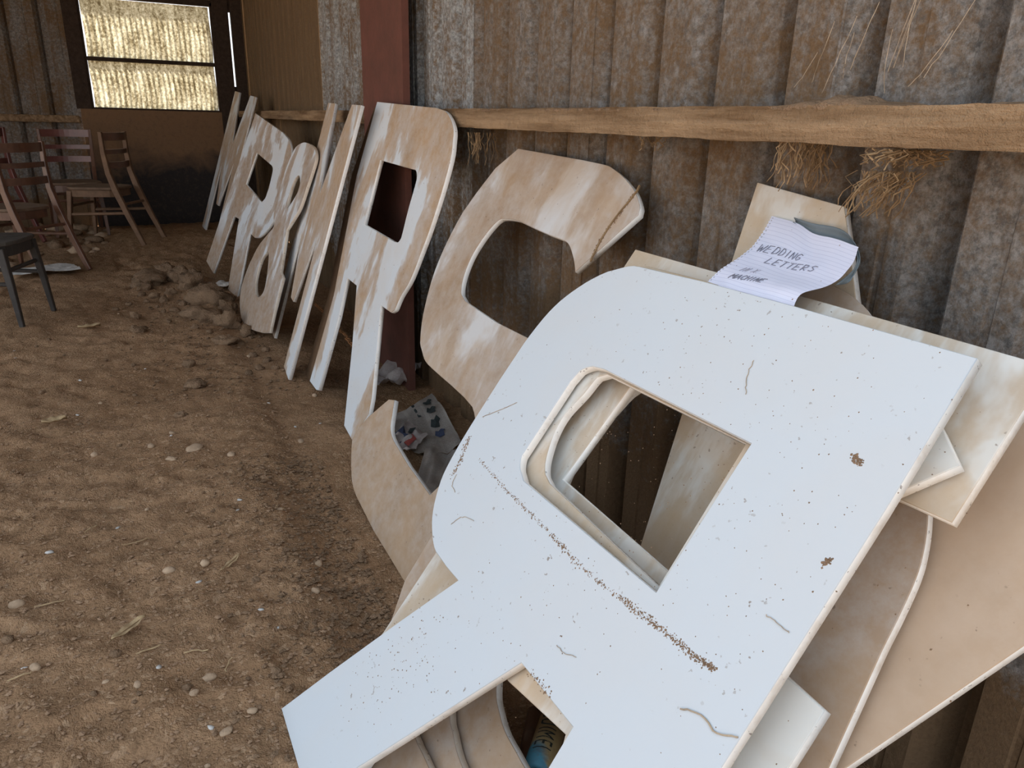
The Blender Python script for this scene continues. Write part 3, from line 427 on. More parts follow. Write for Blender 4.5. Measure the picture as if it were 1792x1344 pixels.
R2 = letter('R2', 'letter_board', 'large upright letter R with brown streaks standing left of the S', M['mid'], M['edge'])
bk = letter('BK', 'brown_strip', 'narrow brown strip showing along the left side of the large R', M['plank'], M['plank']); bk['category'] = 'plank'  # separate brown board filling the dark band left of the R
letter('M2', 'letter_board', 'thin-looking letter M seen at a slant between the ampersand and the large R', M['mid2'], M['edge'])
letter('R3', 'letter_board', 'farther letter R with brown mud stains standing left of the ampersand', M['mid3'], M['edge'])
letter('AND', 'ampersand_board', 'stained white ampersand standing between the farther R and a letter M', M['mid3'], M['edge_dirty'])
letter('M1', 'letter_board', 'farthest letter M leaning near the end wall below the window', M['mid2'], M['edge'])
sl = letter('S', 'letter_board', 'tan and white letter S leaning low beside the stack of letters', M['scream'], M['edge'])

# ------------------------------------------------------------------ chairs
def lerp(a, b, t): return tuple(a[i] + (b[i] - a[i]) * t for i in range(3))
def chair(label, loc, face, mat, seatm, slatm=None, tilt=0, back=True, sc=1.0):
    t = empty('dining_chair', (loc[0], loc[1], hf(loc[0], loc[1]) + .004), math.atan2(-face[0], face[1])); tag(t, label, 'chair', 'old wooden chairs by the end wall')
    t.rotation_euler.x = tilt; t.scale = (sc,) * 3
    slatm = slatm or mat
    for s in (-1, 1):
        mb = MB(); pts = [(s * .20, -.40, 0), (s * .195, -.305, .22), (s * .19, -.220, .44), (s * .19, -.180, .58), (s * .195, -.165, .74), (s * .20, -.165, .90)]
        rad = [(.013, .017), (.015, .021), (.017, .024), (.016, .021), (.014, .018), (.012, .015)]
        if not back: pts = pts[:3]; rad = rad[:3]
        mb.tube(pts, rad, 4, flat=(1, 0, 0)); mb.build('rear_leg', mat, t, bevel=.003)
        mb = MB(); mb.tube([(s * .20, .21, 0), (s * .19, .19, .22), (s * .175, .165, .43)], [(.012, .012), (.016, .016), (.020, .020)], 4, flat=(1, 0, 0)); mb.build('leg', mat, t, bevel=.003)
        mb = MB(); mb.tube([(s * .19, .19, .24), (s * .192, -.285, .26)], (.009, .012), 6, flat=(1, 0, 0)); mb.build('stretcher', mat, t)
    mb = MB(); mb.tube([(-.185, .175, .31), (.185, .175, .31)], (.012, .009), 6, flat=(0, 0, 1)); mb.build('stretcher', mat, t)
    mb = MB(); mb.tube([(-.19, -.262, .33), (.19, -.262, .33)], (.012, .009), 6, flat=(0, 0, 1)); mb.build('stretcher', mat, t)
    # seat: rounded trapezoid
    out = []
    for i in range(28):
        a = 2 * math.pi * i / 28; c, s_ = math.cos(a), math.sin(a)
        r = (abs(c) ** 4 + abs(s_) ** 4) ** -.25
        y = .215 * r * s_ - .005; x = (.205 + .025 * (y / .2)) * r * c; out.append((x, y))
    mb = MB()
    for z0, z1, k in ((.435, .452, .985), (.452, .460, 1.0)): pass
    rings = [(.440, .97), (.446, 1.0), (.458, 1.0), (.463, .975), (.458, .70)]
    vs = [(x * k, y * k, z) for z, k in rings for x, y in out]; n = 28
    fs = [(r * n + i, r * n + (i + 1) % n, (r + 1) * n + (i + 1) % n, (r + 1) * n + i) for r in range(4) for i in range(n)]
    fs += [tuple(reversed(range(n))), tuple(4 * n + i for i in range(n))]
    mb.add(vs, fs); mb.build('seat', seatm, t)
    mb = MB()
    for i in range(28):
        x, y = out[i]; x2, y2 = out[(i + 1) % 28]; k = .93
        mb.add([(x * k, y * k, .385), (x2 * k, y2 * k, .385), (x2 * k, y2 * k, .44), (x * k, y * k, .44), (x * .87, y * .87, .385), (x2 * .87, y2 * .87, .385), (x2 * .87, y2 * .87, .44), (x * .87, y * .87, .44)],
               [(0, 1, 2, 3), (5, 4, 7, 6), (1, 0, 4, 5)])
    mb.build('apron', mat, t)
    if back:
        for z, h, y in ((.862, .062, -.158), (.745, .036, -.158), (.640, .050, -.166)):
            mb = MB(); vs = []
            for i in range(11):
                x = -.195 + .039 * i; b = -.045 * (1 - (x / .195) ** 2)
                for dz, dy in ((-h / 2, -.007), (h / 2, -.010), (h / 2, .006), (-h / 2, .009)): vs.append((x, y + b + dy, z + dz))
            fs = [(i * 4 + q, i * 4 + (q + 1) % 4, i * 4 + 4 + (q + 1) % 4, i * 4 + 4 + q) for i in range(10) for q in range(4)] + [(3, 2, 1, 0), (40, 41, 42, 43)]
            mb.add(vs, fs); mb.build('slat', slatm, t, smooth=False)
    return t
def feet(rear_mid, face, off):
    f = V((face[0], face[1])).normalized(); return (rear_mid[0] + f.x * off, rear_mid[1] + f.y * off, rear_mid[2])
chair('brown ladder-back chair nearest the end wall panel, turned away to the left', feet((.045, 7.2, .05), (-.9, .43), .36), (-.9, .43), M['wood_tan'], M['seat'], M['wood'])
chair('dark brown ladder-back chair in the middle with its back towards the camera', feet((-.55, 6.15, .03), (-.77, .64), .36), (-.77, .64), M['wood'], M['seat'])
chair('reddish brown chair facing the camera with its back to the ribbed end wall', feet((-.54, 8.14, .06), (.12, -1), .30), (.12, -1), M['wood'], M['seat'], M['wood_red'])
chair('red chair at the far left, mostly hidden behind the dark brown chair', feet((-.92, 7.2, .06), (-.7, .7), .36), (-.7, .7), M['wood_red'], M['seat'])
ca = (.95, -.30); fa = V(ca).normalized()
chair('blackened chair nearest the camera, cut off by the left frame edge', (-.60 - fa.x * .21, 4.90 - fa.y * .21, .0), ca, M['wood_dark'], M['seat_dark'])

# ------------------------------------------------------------------ dirt clods, stones
def rock(name, x, y, r, sq=(1, 1, .7), mat=None, seed=0, sink=.25, lvl=2, rough=.35, rz=0):
    bm = bmesh.new(); bmesh.ops.create_icosphere(bm, subdivisions=lvl, radius=1)
    for v in bm.verts:
        p = v.co.normalized(); k = 1 + rough * noise.noise(p * 1.3 + V((seed, 1, 2))) + rough * .55 * noise.noise(p * 3.1 + V((seed, 5, 2))) + rough * .3 * noise.noise(p * 7 + V((seed, 9, 2)))
        v.co = V((p.x * sq[0], p.y * sq[1], p.z * sq[2])) * r * k
    me = bpy.data.meshes.new(name); bm.to_mesh(me); bm.free(); me.materials.append(mat or M['clod'])
    for p in me.polygons: p.use_smooth = True
    o = bpy.data.objects.new(name, me); C.objects.link(o); o.location = (x, y, hf(x, y) + r * sq[2] * (1 - 2 * sink) * .5 + 0.0); o.rotation_euler.z = rz
    return o
def thing(o, label, cat, group=None): return tag(o, label, cat, group)
CL = [  # x, y, radius, flatten, label
    (0.195, 5.710, 0.0762, 0.80, 'knobbly dirt clod at the far left of the clod heap'),
    (0.255, 5.434, 0.0812, 0.80, 'rounded dirt clod touching the far side of the slab-like clod'),
    (0.319, 4.982, 0.1063, 0.55, 'large slab-like dirt clod, biggest of the heap by the farther R'),
    (0.397, 4.726, 0.0563, 0.90, 'dark round dirt clod against the foot of the farther R'),
    (0.253, 4.609, 0.1098, 0.38, 'low flat dirt slab in front of the clod heap'),
    (0.382, 4.451, 0.0639, 0.75, 'pale cracked dirt clod left of the ampersand foot'),
    (0.452, 4.262, 0.0444, 0.60, 'small pale clod right by the foot of the ampersand'),
    (0.314, 4.048, 0.0584, 0.35, 'light tan flaky lump in front of the clod heap'),
    (0.003, 5.724, 0.1257, 0.35, 'broad flat dirt slab left of the clod heap'),
    (0.112, 5.951, 0.0653, 0.60, 'small dark clod behind the broad flat slab'),
    (-0.104, 4.724, 0.0262, 0.80, 'small lone clod in the middle of the back floor, upper of a pair'),
    (-0.095, 4.418, 0.0422, 0.50, 'flat lone clod in the middle of the back floor, lower of a pair'),
    (0.112, 3.693, 0.0238, 0.80, 'round clod alone on the floor, above the fuzzy lump'),
    (0.122, 3.410, 0.0443, 0.45, 'fuzzy grey-brown lump in the middle of the floor'),
    (0.044, 3.021, 0.0224, 0.50, 'small blackish lump in the middle of the floor'),
    (-0.038, 5.453, 0.0429, 0.60, 'yellowish dirt lump in front of the broad flat slab'),
    (0.206, 5.408, 0.0383, 0.80, 'little clod wedged at the front of the clod heap'),
    (0.112, 5.309, 0.0334, 0.70, 'little clod alone at the left front of the clod heap'),
]
for i, (x, y, r, q, lab) in enumerate(CL):
    thing(rock('dirt_clod', x, y, r, (1.15, .9, min(1, q * 1.35)), None, i * 3.7, .10, 3, .60, i * 1.3), lab, 'clod', 'dirt clods beside the letters')
ST = [
    (-0.393, 1.906, 0.0174, 0.60, 'round pale stone at the left frame edge'),
    (0.068, 2.677, 0.0314, 0.35, 'flat tan stone in the middle of the near floor'),
    (-0.326, 1.612, 0.0124, 0.60, 'round stone left in the foreground'),
    (0.010, 1.443, 0.0128, 0.60, 'rounded stone near the foot of the front R'),
    (0.322, 1.826, 0.0134, 0.70, 'pale stone on the floor left of the S foot'),
    (0.283, 1.664, 0.0126, 0.50, 'angular tan stone by the dark shadow of the stack'),
    (-0.050, 1.900, 0.0137, 0.60, 'stone half sunk in the middle foreground'),
    (-0.025, 1.398, 0.0097, 0.60, 'small cut stone just above the bottom of the frame'),
    (0.182, 2.587, 0.0153, 0.50, 'thin stone beside the flat tan stone'),
    (0.078, 1.299, 0.0094, 0.60, 'stone close to the foot of the front letter R'),
    (0.025, 1.258, 0.0118, 0.50, 'flat stone at the bottom frame edge'),
    (-0.129, 1.463, 0.0086, 0.60, 'small stone at the bottom of the left floor'),
    (-0.012, 2.618, 0.0176, 0.45, 'flat stone left of the flat tan stone'),
    (0.272, 2.131, 0.0112, 0.60, 'reddish stone on the floor left of the S'),
]
for i, (x, y, r, q, lab) in enumerate(ST):
    thing(rock('stone', x, y, r, (1.2, .85, q), M['stone'], 50 + i * 2.3, .2, 2, .3, i), lab, 'stone', 'single stones on the dirt floor')
for i in range(60):
    y = .95 + 4.2 * random.random() ** 1.5; x = -.45 - .13 * y + random.random() * (1.05 + .13 * y)
    if x > .62: continue
    r = random.uniform(.006, .016)
    thing(rock('pebble', x, y, r, (1.1, .9, .7), M['clod'] if i % 3 else M['stone'], i * 1.9, .2, 1, .4, i), 'small pebble lying loose on the dirt floor', 'pebble', 'small pebbles scattered over the floor')
for i, (x, y, r) in enumerate([(0.011, 5.232, 0.0292), (0.066, 5.128, 0.0309), (0.117, 5.458, 0.0332), (0.148, 5.116, 0.0162), (0.168, 4.975, 0.0234), (0.235, 5.029, 0.0178), (0.115, 4.809, 0.0264), (0.049, 4.814, 0.0157), (0.019, 4.963, 0.0137), (-0.035, 5.134, 0.0181), (0.303, 5.299, 0.0200), (0.375, 5.218, 0.0270), (0.315, 4.544, 0.0239), (0.394, 4.118, 0.0160), (0.461, 4.170, 0.0139), (0.396, 4.065, 0.0203), (0.348, 4.175, 0.0168), (0.261, 4.259, 0.0193), (0.196, 4.372, 0.0232), (0.068, 4.579, 0.0131), (0.475, 3.997, 0.0115), (0.498, 3.907, 0.0193), (-0.138, 5.106, 0.0174), (-0.063, 5.315, 0.0289), (-0.209, 4.971, 0.0198), (0.426, 3.615, 0.0205), (0.478, 3.730, 0.0214), (0.428, 3.847, 0.0241), (0.498, 3.598, 0.0183), (0.364, 3.556, 0.0221)]):
    thing(rock('dirt_clod', x, y, r, (1.1, .9, .8), None, 200 + i * 2.7, .15, 2, .55, i), 'small brown clod among the heap by the farther letters', 'clod', 'small clods of the heap')
# countless grit
def grit(n, fx, rmin, rmax, mat, name, label, cat):
    mb = MB()
    ico = [(0, 0, 1), (.89, 0, .45), (.28, .85, .45), (-.72, .53, .45), (-.72, -.53, .45), (.28, -.85, .45), (0, 0, -.6)]
    icf = [(0, 1, 2), (0, 2, 3), (0, 3, 4), (0, 4, 5), (0, 5, 1), (6, 2, 1), (6, 3, 2), (6, 4, 3), (6, 5, 4), (6, 1, 5)]
    for i in range(n):
        x, y = fx(); r = random.uniform(rmin, rmax) * random.random() ** .5 + .001; z = hf(x, y) + r * .15; a = random.random() * 6.28
        sxx, syy, szz = random.uniform(.7, 1.4), random.uniform(.6, 1.1), random.uniform(.5, .9); ca_, sa_ = math.cos(a), math.sin(a)
        vs = []
        for (p, q, s) in ico:
            j = random.uniform(.8, 1.2); p, q, s = p * sxx * r * j, q * syy * r * j, s * szz * r * j
            vs.append((x + p * ca_ - q * sa_, y + p * sa_ + q * ca_, z + s))
        mb.add(vs, icf)
    return tag(mb.build(name, mat), label, cat, kind='stuff')
def fx1():
    y = .85 + 2.4 * random.random() ** 1.3; return (random.uniform(-.5, .62) - .10 * (y - 1), y)
def fx2():
    y = .92 + 1.6 * random.random() ** 1.4; return (.46 - abs(random.gauss(0, .17)), y)
def fx3():
    y = 3.2 + 2.6 * random.random(); return (random.gauss(.25, .22), y)
g1 = grit(6500, fx1, .0012, .0070, M['dirt'], 'grit', 'fine dirt grit over the near floor', 'grit')
g2 = grit(2600, fx2, .002, .012, M['clod'], 'crumbled_dirt', 'crumbled dirt along the foot of the stack and the S', 'dirt')
g3 = grit(900, fx3, .003, .014, M['clod'], 'loose_soil', 'loose soil crumbs in front of the farther letters', 'soil')
# white scraps
for i, (x, y) in enumerate([(-0.340, 2.123), (-0.175, 2.213), (-0.327, 3.219), (-0.349, 1.632), (-0.089, 1.505), (-0.002, 1.286), (0.174, 1.546), (0.152, 2.171), (0.446, 2.810), (-0.660, 4.314), (-0.634, 4.120), (-0.338, 3.669), (0.144, 1.628), (0.017, 1.833), (-0.001, 2.856), (0.392, 3.122), (0.544, 2.815), (-0.072, 3.720), (0.167, 2.228), (0.137, 1.400)]):
    r = random.uniform(.005, .010)
    thing(rock('white_scrap', x, y, r, (1.3, .8, .35), M['white_bit'], i * 3.1, .1, 1, .5, i), 'tiny white scrap lying on the brown dirt', 'scrap', 'white scraps on the floor')
# dry leaves
def leaf(x, y, ln, wd, rz, label, curl=.25):
    def P(a, b):
        t = a * 2 - 1; wv = wd * max(0., 1 - t * t) ** .7 * (b - .5)
        xx = t * ln / 2; zz = .010 + curl * ln * .25 * t * t * .5 + abs(b - .5) * wd * .5 + .002 * math.sin(a * 17)
        c, s = math.cos(rz), math.sin(rz); px, py = x + xx * c - wv * s, y + xx * s + wv * c
        return (px, py, hf(x, y) + zz)
    mb = MB(); mb.add(*grid(P, 12, 4)); o = mb.build('dry_leaf', M['leaf'], smooth=True)
    md = o.modifiers.new('t', 'SOLIDIFY'); md.thickness = .0015
    mb = MB(); pp = [V(P(0, .5)) + V((-.02 * math.cos(rz + .4), -.02 * math.sin(rz + .4), .002)), P(0, .5), P(.5, .5), P(1, .5)]; pp = [V(q) + V((0, 0, .0018)) for q in pp]
    mb.tube(pp, .0011, 5); mb.build('leaf_stem', M['straw'], o)
    return thing(o, label, 'leaf')
leaf(-0.144, 1.668, .095, .024, .75, 'long dry curled leaf on the dirt in the lower left')
leaf(0.101, 1.868, .085, .015, .85, 'narrow dry leaf standing on edge near the foot of the stack')
leaf(-0.398, 3.140, .085, .05, .3, 'crumpled pale leaf on the floor far left')
leaf(-0.331, 4.545, .11, .05, .2, 'flat tan leaf scrap on the dirt in front of the chairs')
def twig(x, y, ln, rz, label, r=.0016):
    mb = MB(); pts = []
    for i in range(6):
        t = i / 5 - .5; px, py = x + ln * t * math.cos(rz), y + ln * t * math.sin(rz)
        pts.append((px + .01 * noise.noise((i * .7, x * 9, 1)), py, hf(px, py) + .006))
    mb.tube(pts, r, 5); return thing(mb.build('straw_stalk', M['leaf']), label, 'straw', 'straw stalks on the floor')
for (x, y, l, a) in [(-0.317, 1.868, 0.070, 0.10), (-0.102, 1.578, 0.060, 0.30), (-0.010, 1.532, 0.050, -0.10), (-0.349, 1.590, 0.050, 0.20), (0.050, 1.468, 0.040, 1.20), (-0.125, 2.099, 0.080, 0.40), (0.274, 2.142, 0.030, 2.00), (-0.243, 2.218, 0.050, 0.90)]: twig(x, y, l, a, 'thin straw stalk lying flat on the dirt')
# rubble under the chairs
for i in range(38):
    x = random.uniform(-1.15, -.30); y = random.uniform(6.4, 8.4)
    thing(rock('rubble_stone', x, y, random.uniform(.025, .07), (1.3, .9, .6), M['clod'] if i % 3 == 0 else M['stone'], 90 + i * 1.7, .15, 2, .4, i), 'pale rubble stone on the ground under the chairs', 'stone', 'rubble under the chairs')
def scrap(x, y, a, b, rz, label, mat):
    def P(u, v):
        px = (u - .5) * a; py = (v - .5) * b; c, s = math.cos(rz), math.sin(rz); X, Y = x + px * c - py * s, y + px * s + py * c
        return (X, Y, hf(x, y) + .035 + .03 * noise.noise((u * 2.6 + x, v * 2.6, 3)))
    mb = MB(); mb.add(*grid(P, 8, 6)); o = mb.build('paper_scrap', mat, smooth=False)
    md = o.modifiers.new('t', 'SOLIDIFY'); md.thickness = .002
    return thing(o, label, 'paper')
scrap(-0.672, 6.231, .42, .22, .25, 'crumpled whitish paper scrap under the blackened chair', M['white_bit'])
scrap(0.426, 5.352, .20, .12, .9, 'white paper sliver lying behind the farther letter R foot', M['white_bit'])
# ------------------------------------------------------------------ newspapers behind the S
def print_mat(name, paper, ink, cols):
    t = NT(name); uv = t.map(src='UV')
    s = t.n('ShaderNodeSeparateXYZ'); t.l(uv, s.inputs[0])
    ln = t.math('GREATER_THAN', t.math('FRACT', t.math('MULTIPLY', s.outputs['Y'], 70.)), .5)
    wd = t.ramp(t.noise(t.map(scale=(90, 70, 1), src='UV'), 1.0, 1), (.42, 0.), (.5, 1.))
    fr = t.math('FRACT', t.math('MULTIPLY', s.outputs['X'], cols)); cm = t.math('MULTIPLY', t.math('GREATER_THAN', fr, .10), t.math('LESS_THAN', fr, .9))
    k = t.math('MULTIPLY', t.math('MULTIPLY', ln, wd), cm)
    c = t.mix(t.math('MULTIPLY', k, .5), paper, ink)
    dirt = t.ramp(t.noise(t.map(), 7, 5, .7), (.45, 0.), (.75, 1.))
    return t.out(t.mix(t.math('MULTIPLY', dirt, .7), c, (.20, .14, .10)), .9, .1)
M['news'] = print_mat('newsprint', (.40, .365, .33), (.09, .085, .09), 3.)
M['news2'] = print_mat('leaflet_print', (.52, .48, .46), (.20, .10, .10), 2.)
M['ink'] = plain('dark_print', (.045, .055, .055), .9, sc=20, bump=0)
M['ink_blue'] = plain('blue_print', (.06, .075, .13), .9, sc=20, bump=0)
M['ink_red'] = plain('red_print', (.30, .07, .06), .9, sc=20, bump=0)
def paper(name, corners, wav, mat, label, seed, lift=.012, n=14):
    a, b, c, d = [V((p[0], p[1], 0)) for p in corners]
    def P(u, v):
        p = a * (1 - u) * (1 - v) + b * u * (1 - v) + c * u * v + d * (1 - u) * v
        z = hf(p.x, p.y); z = max(z, -.1)
        return V((p.x, p.y, z + lift + wav * (.5 + noise.noise((u * 2.3 + seed, v * 2.3, 1.))) + wav * .4 * noise.noise((u * 6 + seed, v * 6, 4.))))
    mb = MB(); mb.add(*grid(P, n, n)); o = mb.build(name, mat, smooth=True)
    uvl = o.data.uv_layers.new(name='UVMap')
    for lp in o.data.loops:
        i = lp.vertex_index; uvl.data[lp.index].uv = ((i % (n + 1)) / n, (i // (n + 1)) / n)
    thing(o, label, 'newspaper'); return o, P
def patch(P, poly, mat, parent, name='printed_picture'):
    vs = []; cxm = sum(p[0] for p in poly) / len(poly); cym = sum(p[1] for p in poly) / len(poly)
    pts = [(cxm, cym)] + list(poly)
    for (u, v) in pts: vs.append(P(u, v) + V((0, 0, .004)))
    n = len(poly); mb = MB(); mb.add(vs, [(0, 1 + i, 1 + (i + 1) % n) for i in range(n)]); return mb.build(name, mat, parent)
np1, P1 = paper('newspaper', [(0.776, 2.422), (1.018, 2.461), (1.114, 3.071), (0.820, 2.834)], .03, M['news'], 'open newspaper with dark pictures lying behind the letter S', 1.)
for k in range(4):
    cx_, cy_ = .80 - .02 * k, .84 - .19 * k
    w_, h_ = .105, .065
    patch(P1, [(cx_ - w_, cy_ - h_ * .2), (cx_ - w_ * .55, cy_ + h_), (cx_ - w_ * .1, cy_ + h_ * .55), (cx_ + w_ * .5, cy_ + h_ * 1.1), (cx_ + w_, cy_ + h_ * .3), (cx_ + w_ * .6, cy_ - h_ * .1), (cx_ + w_ * .5, cy_ - h_), (cx_ - w_ * .4, cy_ - h_ * .9)], M['ink_blue'] if k == 3 else M['ink'], np1)
patch(P1, [(.50, .62), (.56, .62), (.56, .95), (.50, .95)], M['ink'], np1, 'printed_headline')
np2, P2 = paper('leaflet', [(0.747, 2.505), (0.767, 2.369), (0.904, 2.537), (0.888, 2.733)], .03, M['news2'], 'small colour leaflet with red print lying on the newspaper', 5., .035)
patch(P2, [(.05, .1), (.45, .05), (.5, .45), (.3, .5), (.1, .6)], M['ink_blue'], np2)
patch(P2, [(.3, .6), (.42, .55), (.55, .62), (.58, .75), (.5, .88), (.36, .9), (.26, .78)], M['ink'], np2)
patch(P2, [(.55, .15), (.85, .12), (.88, .5), (.6, .55)], M['ink_red'], np2)
np3, P3 = paper('crumpled_newspaper', [(0.869, 3.246), (1.024, 3.206), (1.156, 3.329), (0.959, 3.444)], .085, M['news2'], 'crumpled paper heap behind the foot of the large letter R', 9., .02, 12)
np4, P4 = paper('newspaper', [(0.709, 2.150), (0.815, 2.135), (0.987, 2.418), (0.876, 2.483)], .03, M['news'], 'shadowed newspaper half hidden under the front letter stack', 13., .01)
# ------------------------------------------------------------------ printed roll in the gap of the front R
def roll(name, A, B, r, mat, label, n=24, cat='roll'):
    A, B = V(A), V(B); o = empty(name, A); d = (B - A); L = d.length
    o.rotation_euler = d.to_track_quat('Y', 'Z').to_euler()
    mb = MB(); prof = [(0, r * .55), (0, r), (L, r), (L, r * .55)]
    vs = [(rr * math.cos(2 * math.pi * k / n), y, rr * math.sin(2 * math.pi * k / n)) for (y, rr) in prof for k in range(n)]
    vs += [(r * .55 * math.cos(2 * math.pi * k / n), .02 if j else L - .02, r * .55 * math.sin(2 * math.pi * k / n)) for j in (0, 1) for k in range(n)]
    fs = [(q * n + k, q * n + (k + 1) % n, (q + 1) * n + (k + 1) % n, (q + 1) * n + k) for q in range(3) for k in range(n)]
    fs += [(3 * n + k, 3 * n + (k + 1) % n, 4 * n + (k + 1) % n, 4 * n + k) for k in range(n)] + [(k, 5 * n + k, 5 * n + (k + 1) % n, (k + 1) % n) for k in range(n)]
    mb.add(vs, fs); mb.build('tube', mat, o, smooth=True); thing(o, label, cat); return o, L
t = NT('yellow_blue_print'); v = t.map(); s_ = t.n('ShaderNodeSeparateXYZ'); t.l(v, s_.inputs[0])
k_ = t.math('ADD', t.math('MULTIPLY', s_.outputs['X'], -9.), t.math('ADD', t.math('MULTIPLY', s_.outputs['Y'], -5.0), t.math('MULTIPLY', t.noise(v, 12, 3), .6)))
col = t.mix(t.ramp(k_, (.02, 0.), (.14, 1.)), (.42, .33, .17), (.10, .34, .48))
col = t.mix(t.math('MULTIPLY', t.ramp(t.noise(v, 30, 5, .7), (.5, 0.), (.75, 1.)), .7), col, (.16, .10, .07))
M['roll'] = t.out(col, .5, .4)
rl_, L_ = roll('printed_tube', (0.4843, 0.8404, 0.0992), (0.6098, 1.0008, 0.0316), .027, M['roll'], 'yellow and blue printed tube lying in the gap of the front R')
fc = bpy.data.curves.new('t', 'FONT'); fc.body = 'GDIMEI'; fc.size = .05; fc.fill_mode = 'FRONT'; fc.space_character = 1.25
fo = bpy.data.objects.new('t', fc); C.objects.link(fo); fme = bpy.data.meshes.new_from_object(fo.evaluated_get(bpy.context.evaluated_depsgraph_get())); bpy.data.objects.remove(fo)
bm = bmesh.new(); bm.from_mesh(fme); bmesh.ops.subdivide_edges(bm, edges=[e for e in bm.edges if e.calc_length() > .006], cuts=3)
for vv in bm.verts:
    a = (vv.co.y - .018) / .027; aa = math.radians(90) - a; r = .0276
    vv.co = V((r * math.cos(aa), L_ - .012 - vv.co.x * .78, r * math.sin(aa)))
bm.to_mesh(fme); bm.free(); fme.materials.clear(); fme.materials.append(M['ink'])
o = bpy.data.objects.new('printed_lettering', fme); C.objects.link(o); o.parent = rl_
roll('cardboard_tube', (0.5043, 0.9183, 0.0349), (0.6143, 1.0837, -0.0215), .016, M['wood'], 'brown tube lying beside the yellow and blue printed tube', 16, 'tube')
# ------------------------------------------------------------------ handwritten note
def catm(pts, t):
    n = len(pts) - 1; x = t * n; i = min(int(x), n - 1); f = x - i
    p = [V(pts[max(0, min(n, i + k))]) for k in (-1, 0, 1, 2)]
    return .5 * (2 * p[1] + (p[2] - p[0]) * f + (2 * p[0] - 5 * p[1] + 4 * p[2] - p[3]) * f * f + (3 * p[1] - p[0] - 3 * p[2] + p[3]) * f ** 3)
NB, NL, NTOP, NR = [(0.8601, 0.9981, 0.8900), (0.8610, 0.9239, 0.8895), (0.8630, 0.8542, 0.8904), (0.8639, 0.7920, 0.8901)], [(0.8601, 0.9981, 0.8900), (0.9018, 1.0065, 0.9139), (0.9748, 1.0297, 0.9325), (1.0496, 1.0702, 0.9589), (1.0980, 1.0965, 0.9907)], [(1.0980, 1.0965, 0.9907), (1.0928, 1.0266, 0.9865), (1.0749, 0.9654, 0.9756), (1.0565, 0.8987, 0.9759), (1.0304, 0.8319, 0.9739)], [(0.8639, 0.7920, 0.8901), (0.8869, 0.8034, 0.9149), (0.9388, 0.7952, 0.9279), (0.9872, 0.8061, 0.9487), (1.0304, 0.8319, 0.9739)]
def note(s, t):
    b, tp, l, r = catm(NB, s), catm(NTOP, s), catm(NL, t), catm(NR, t)
    c00, c10, c01, c11 = V(NB[0]), V(NB[-1]), V(NTOP[0]), V(NTOP[-1])
    p = b * (1 - t) + tp * t + l * (1 - s) + r * s - (c00 * (1 - s) * (1 - t) + c10 * s * (1 - t) + c01 * (1 - s) * t + c11 * s * t)
    nn = V((-.79, 0, .61))
    return p + nn * (.003 * noise.noise((s * 3.2, t * 3.2, 2.)) + .0018 * noise.noise((s * 8 + t * 5, t * 4, 6.)))
nu, nv = 40, 56; mb = MB()
vs, fs = grid(lambda s, t: note(s, t), nu, nv)
holes = set()
for j in range(nv + 1):
    if j % 2 == 0: vs[j * (nu + 1)] = note(.018, j / nv)
fs = [f for f in fs if not (f[0] % (nu + 1) == 0 and (f[0] // (nu + 1)) % 2 == 1 and False)]
mb.add(vs, fs)
t = NT('lined_paper'); uv = t.map(src='UV'); s_ = t.n('ShaderNodeSeparateXYZ'); t.l(uv, s_.inputs[0])
fr = t.math('FRACT', t.math('MULTIPLY', s_.outputs['Y'], 23.)); ln = t.math('LESS_THAN', fr, .10)
hole = t.math('MULTIPLY', t.math('LESS_THAN', t.math('ABSOLUTE', t.math('SUBTRACT', s_.outputs['X'], .035)), .008), t.math('LESS_THAN', t.math('FRACT', t.math('MULTIPLY', s_.outputs['Y'], 26.)), .4))
c = t.mix(t.math('MULTIPLY', ln, .55), (.74, .74, .86), (.45, .45, .60)); c = t.mix(t.math('MULTIPLY', hole, .7), c, (.30, .28, .30))
M['paper'] = t.out(c, .8, .15)
nt_ = mb.build('handwritten_note', M['paper'], smooth=True)
uvl = nt_.data.uv_layers.new(name='UVMap')
for lp in nt_.data.loops: i = lp.vertex_index; uvl.data[lp.index].uv = ((i % (nu + 1)) / nu, (i // (nu + 1)) / nv)
thing(nt_, 'torn lined notebook page handwritten WEDDING LETTERS lying on the stack', 'paper')
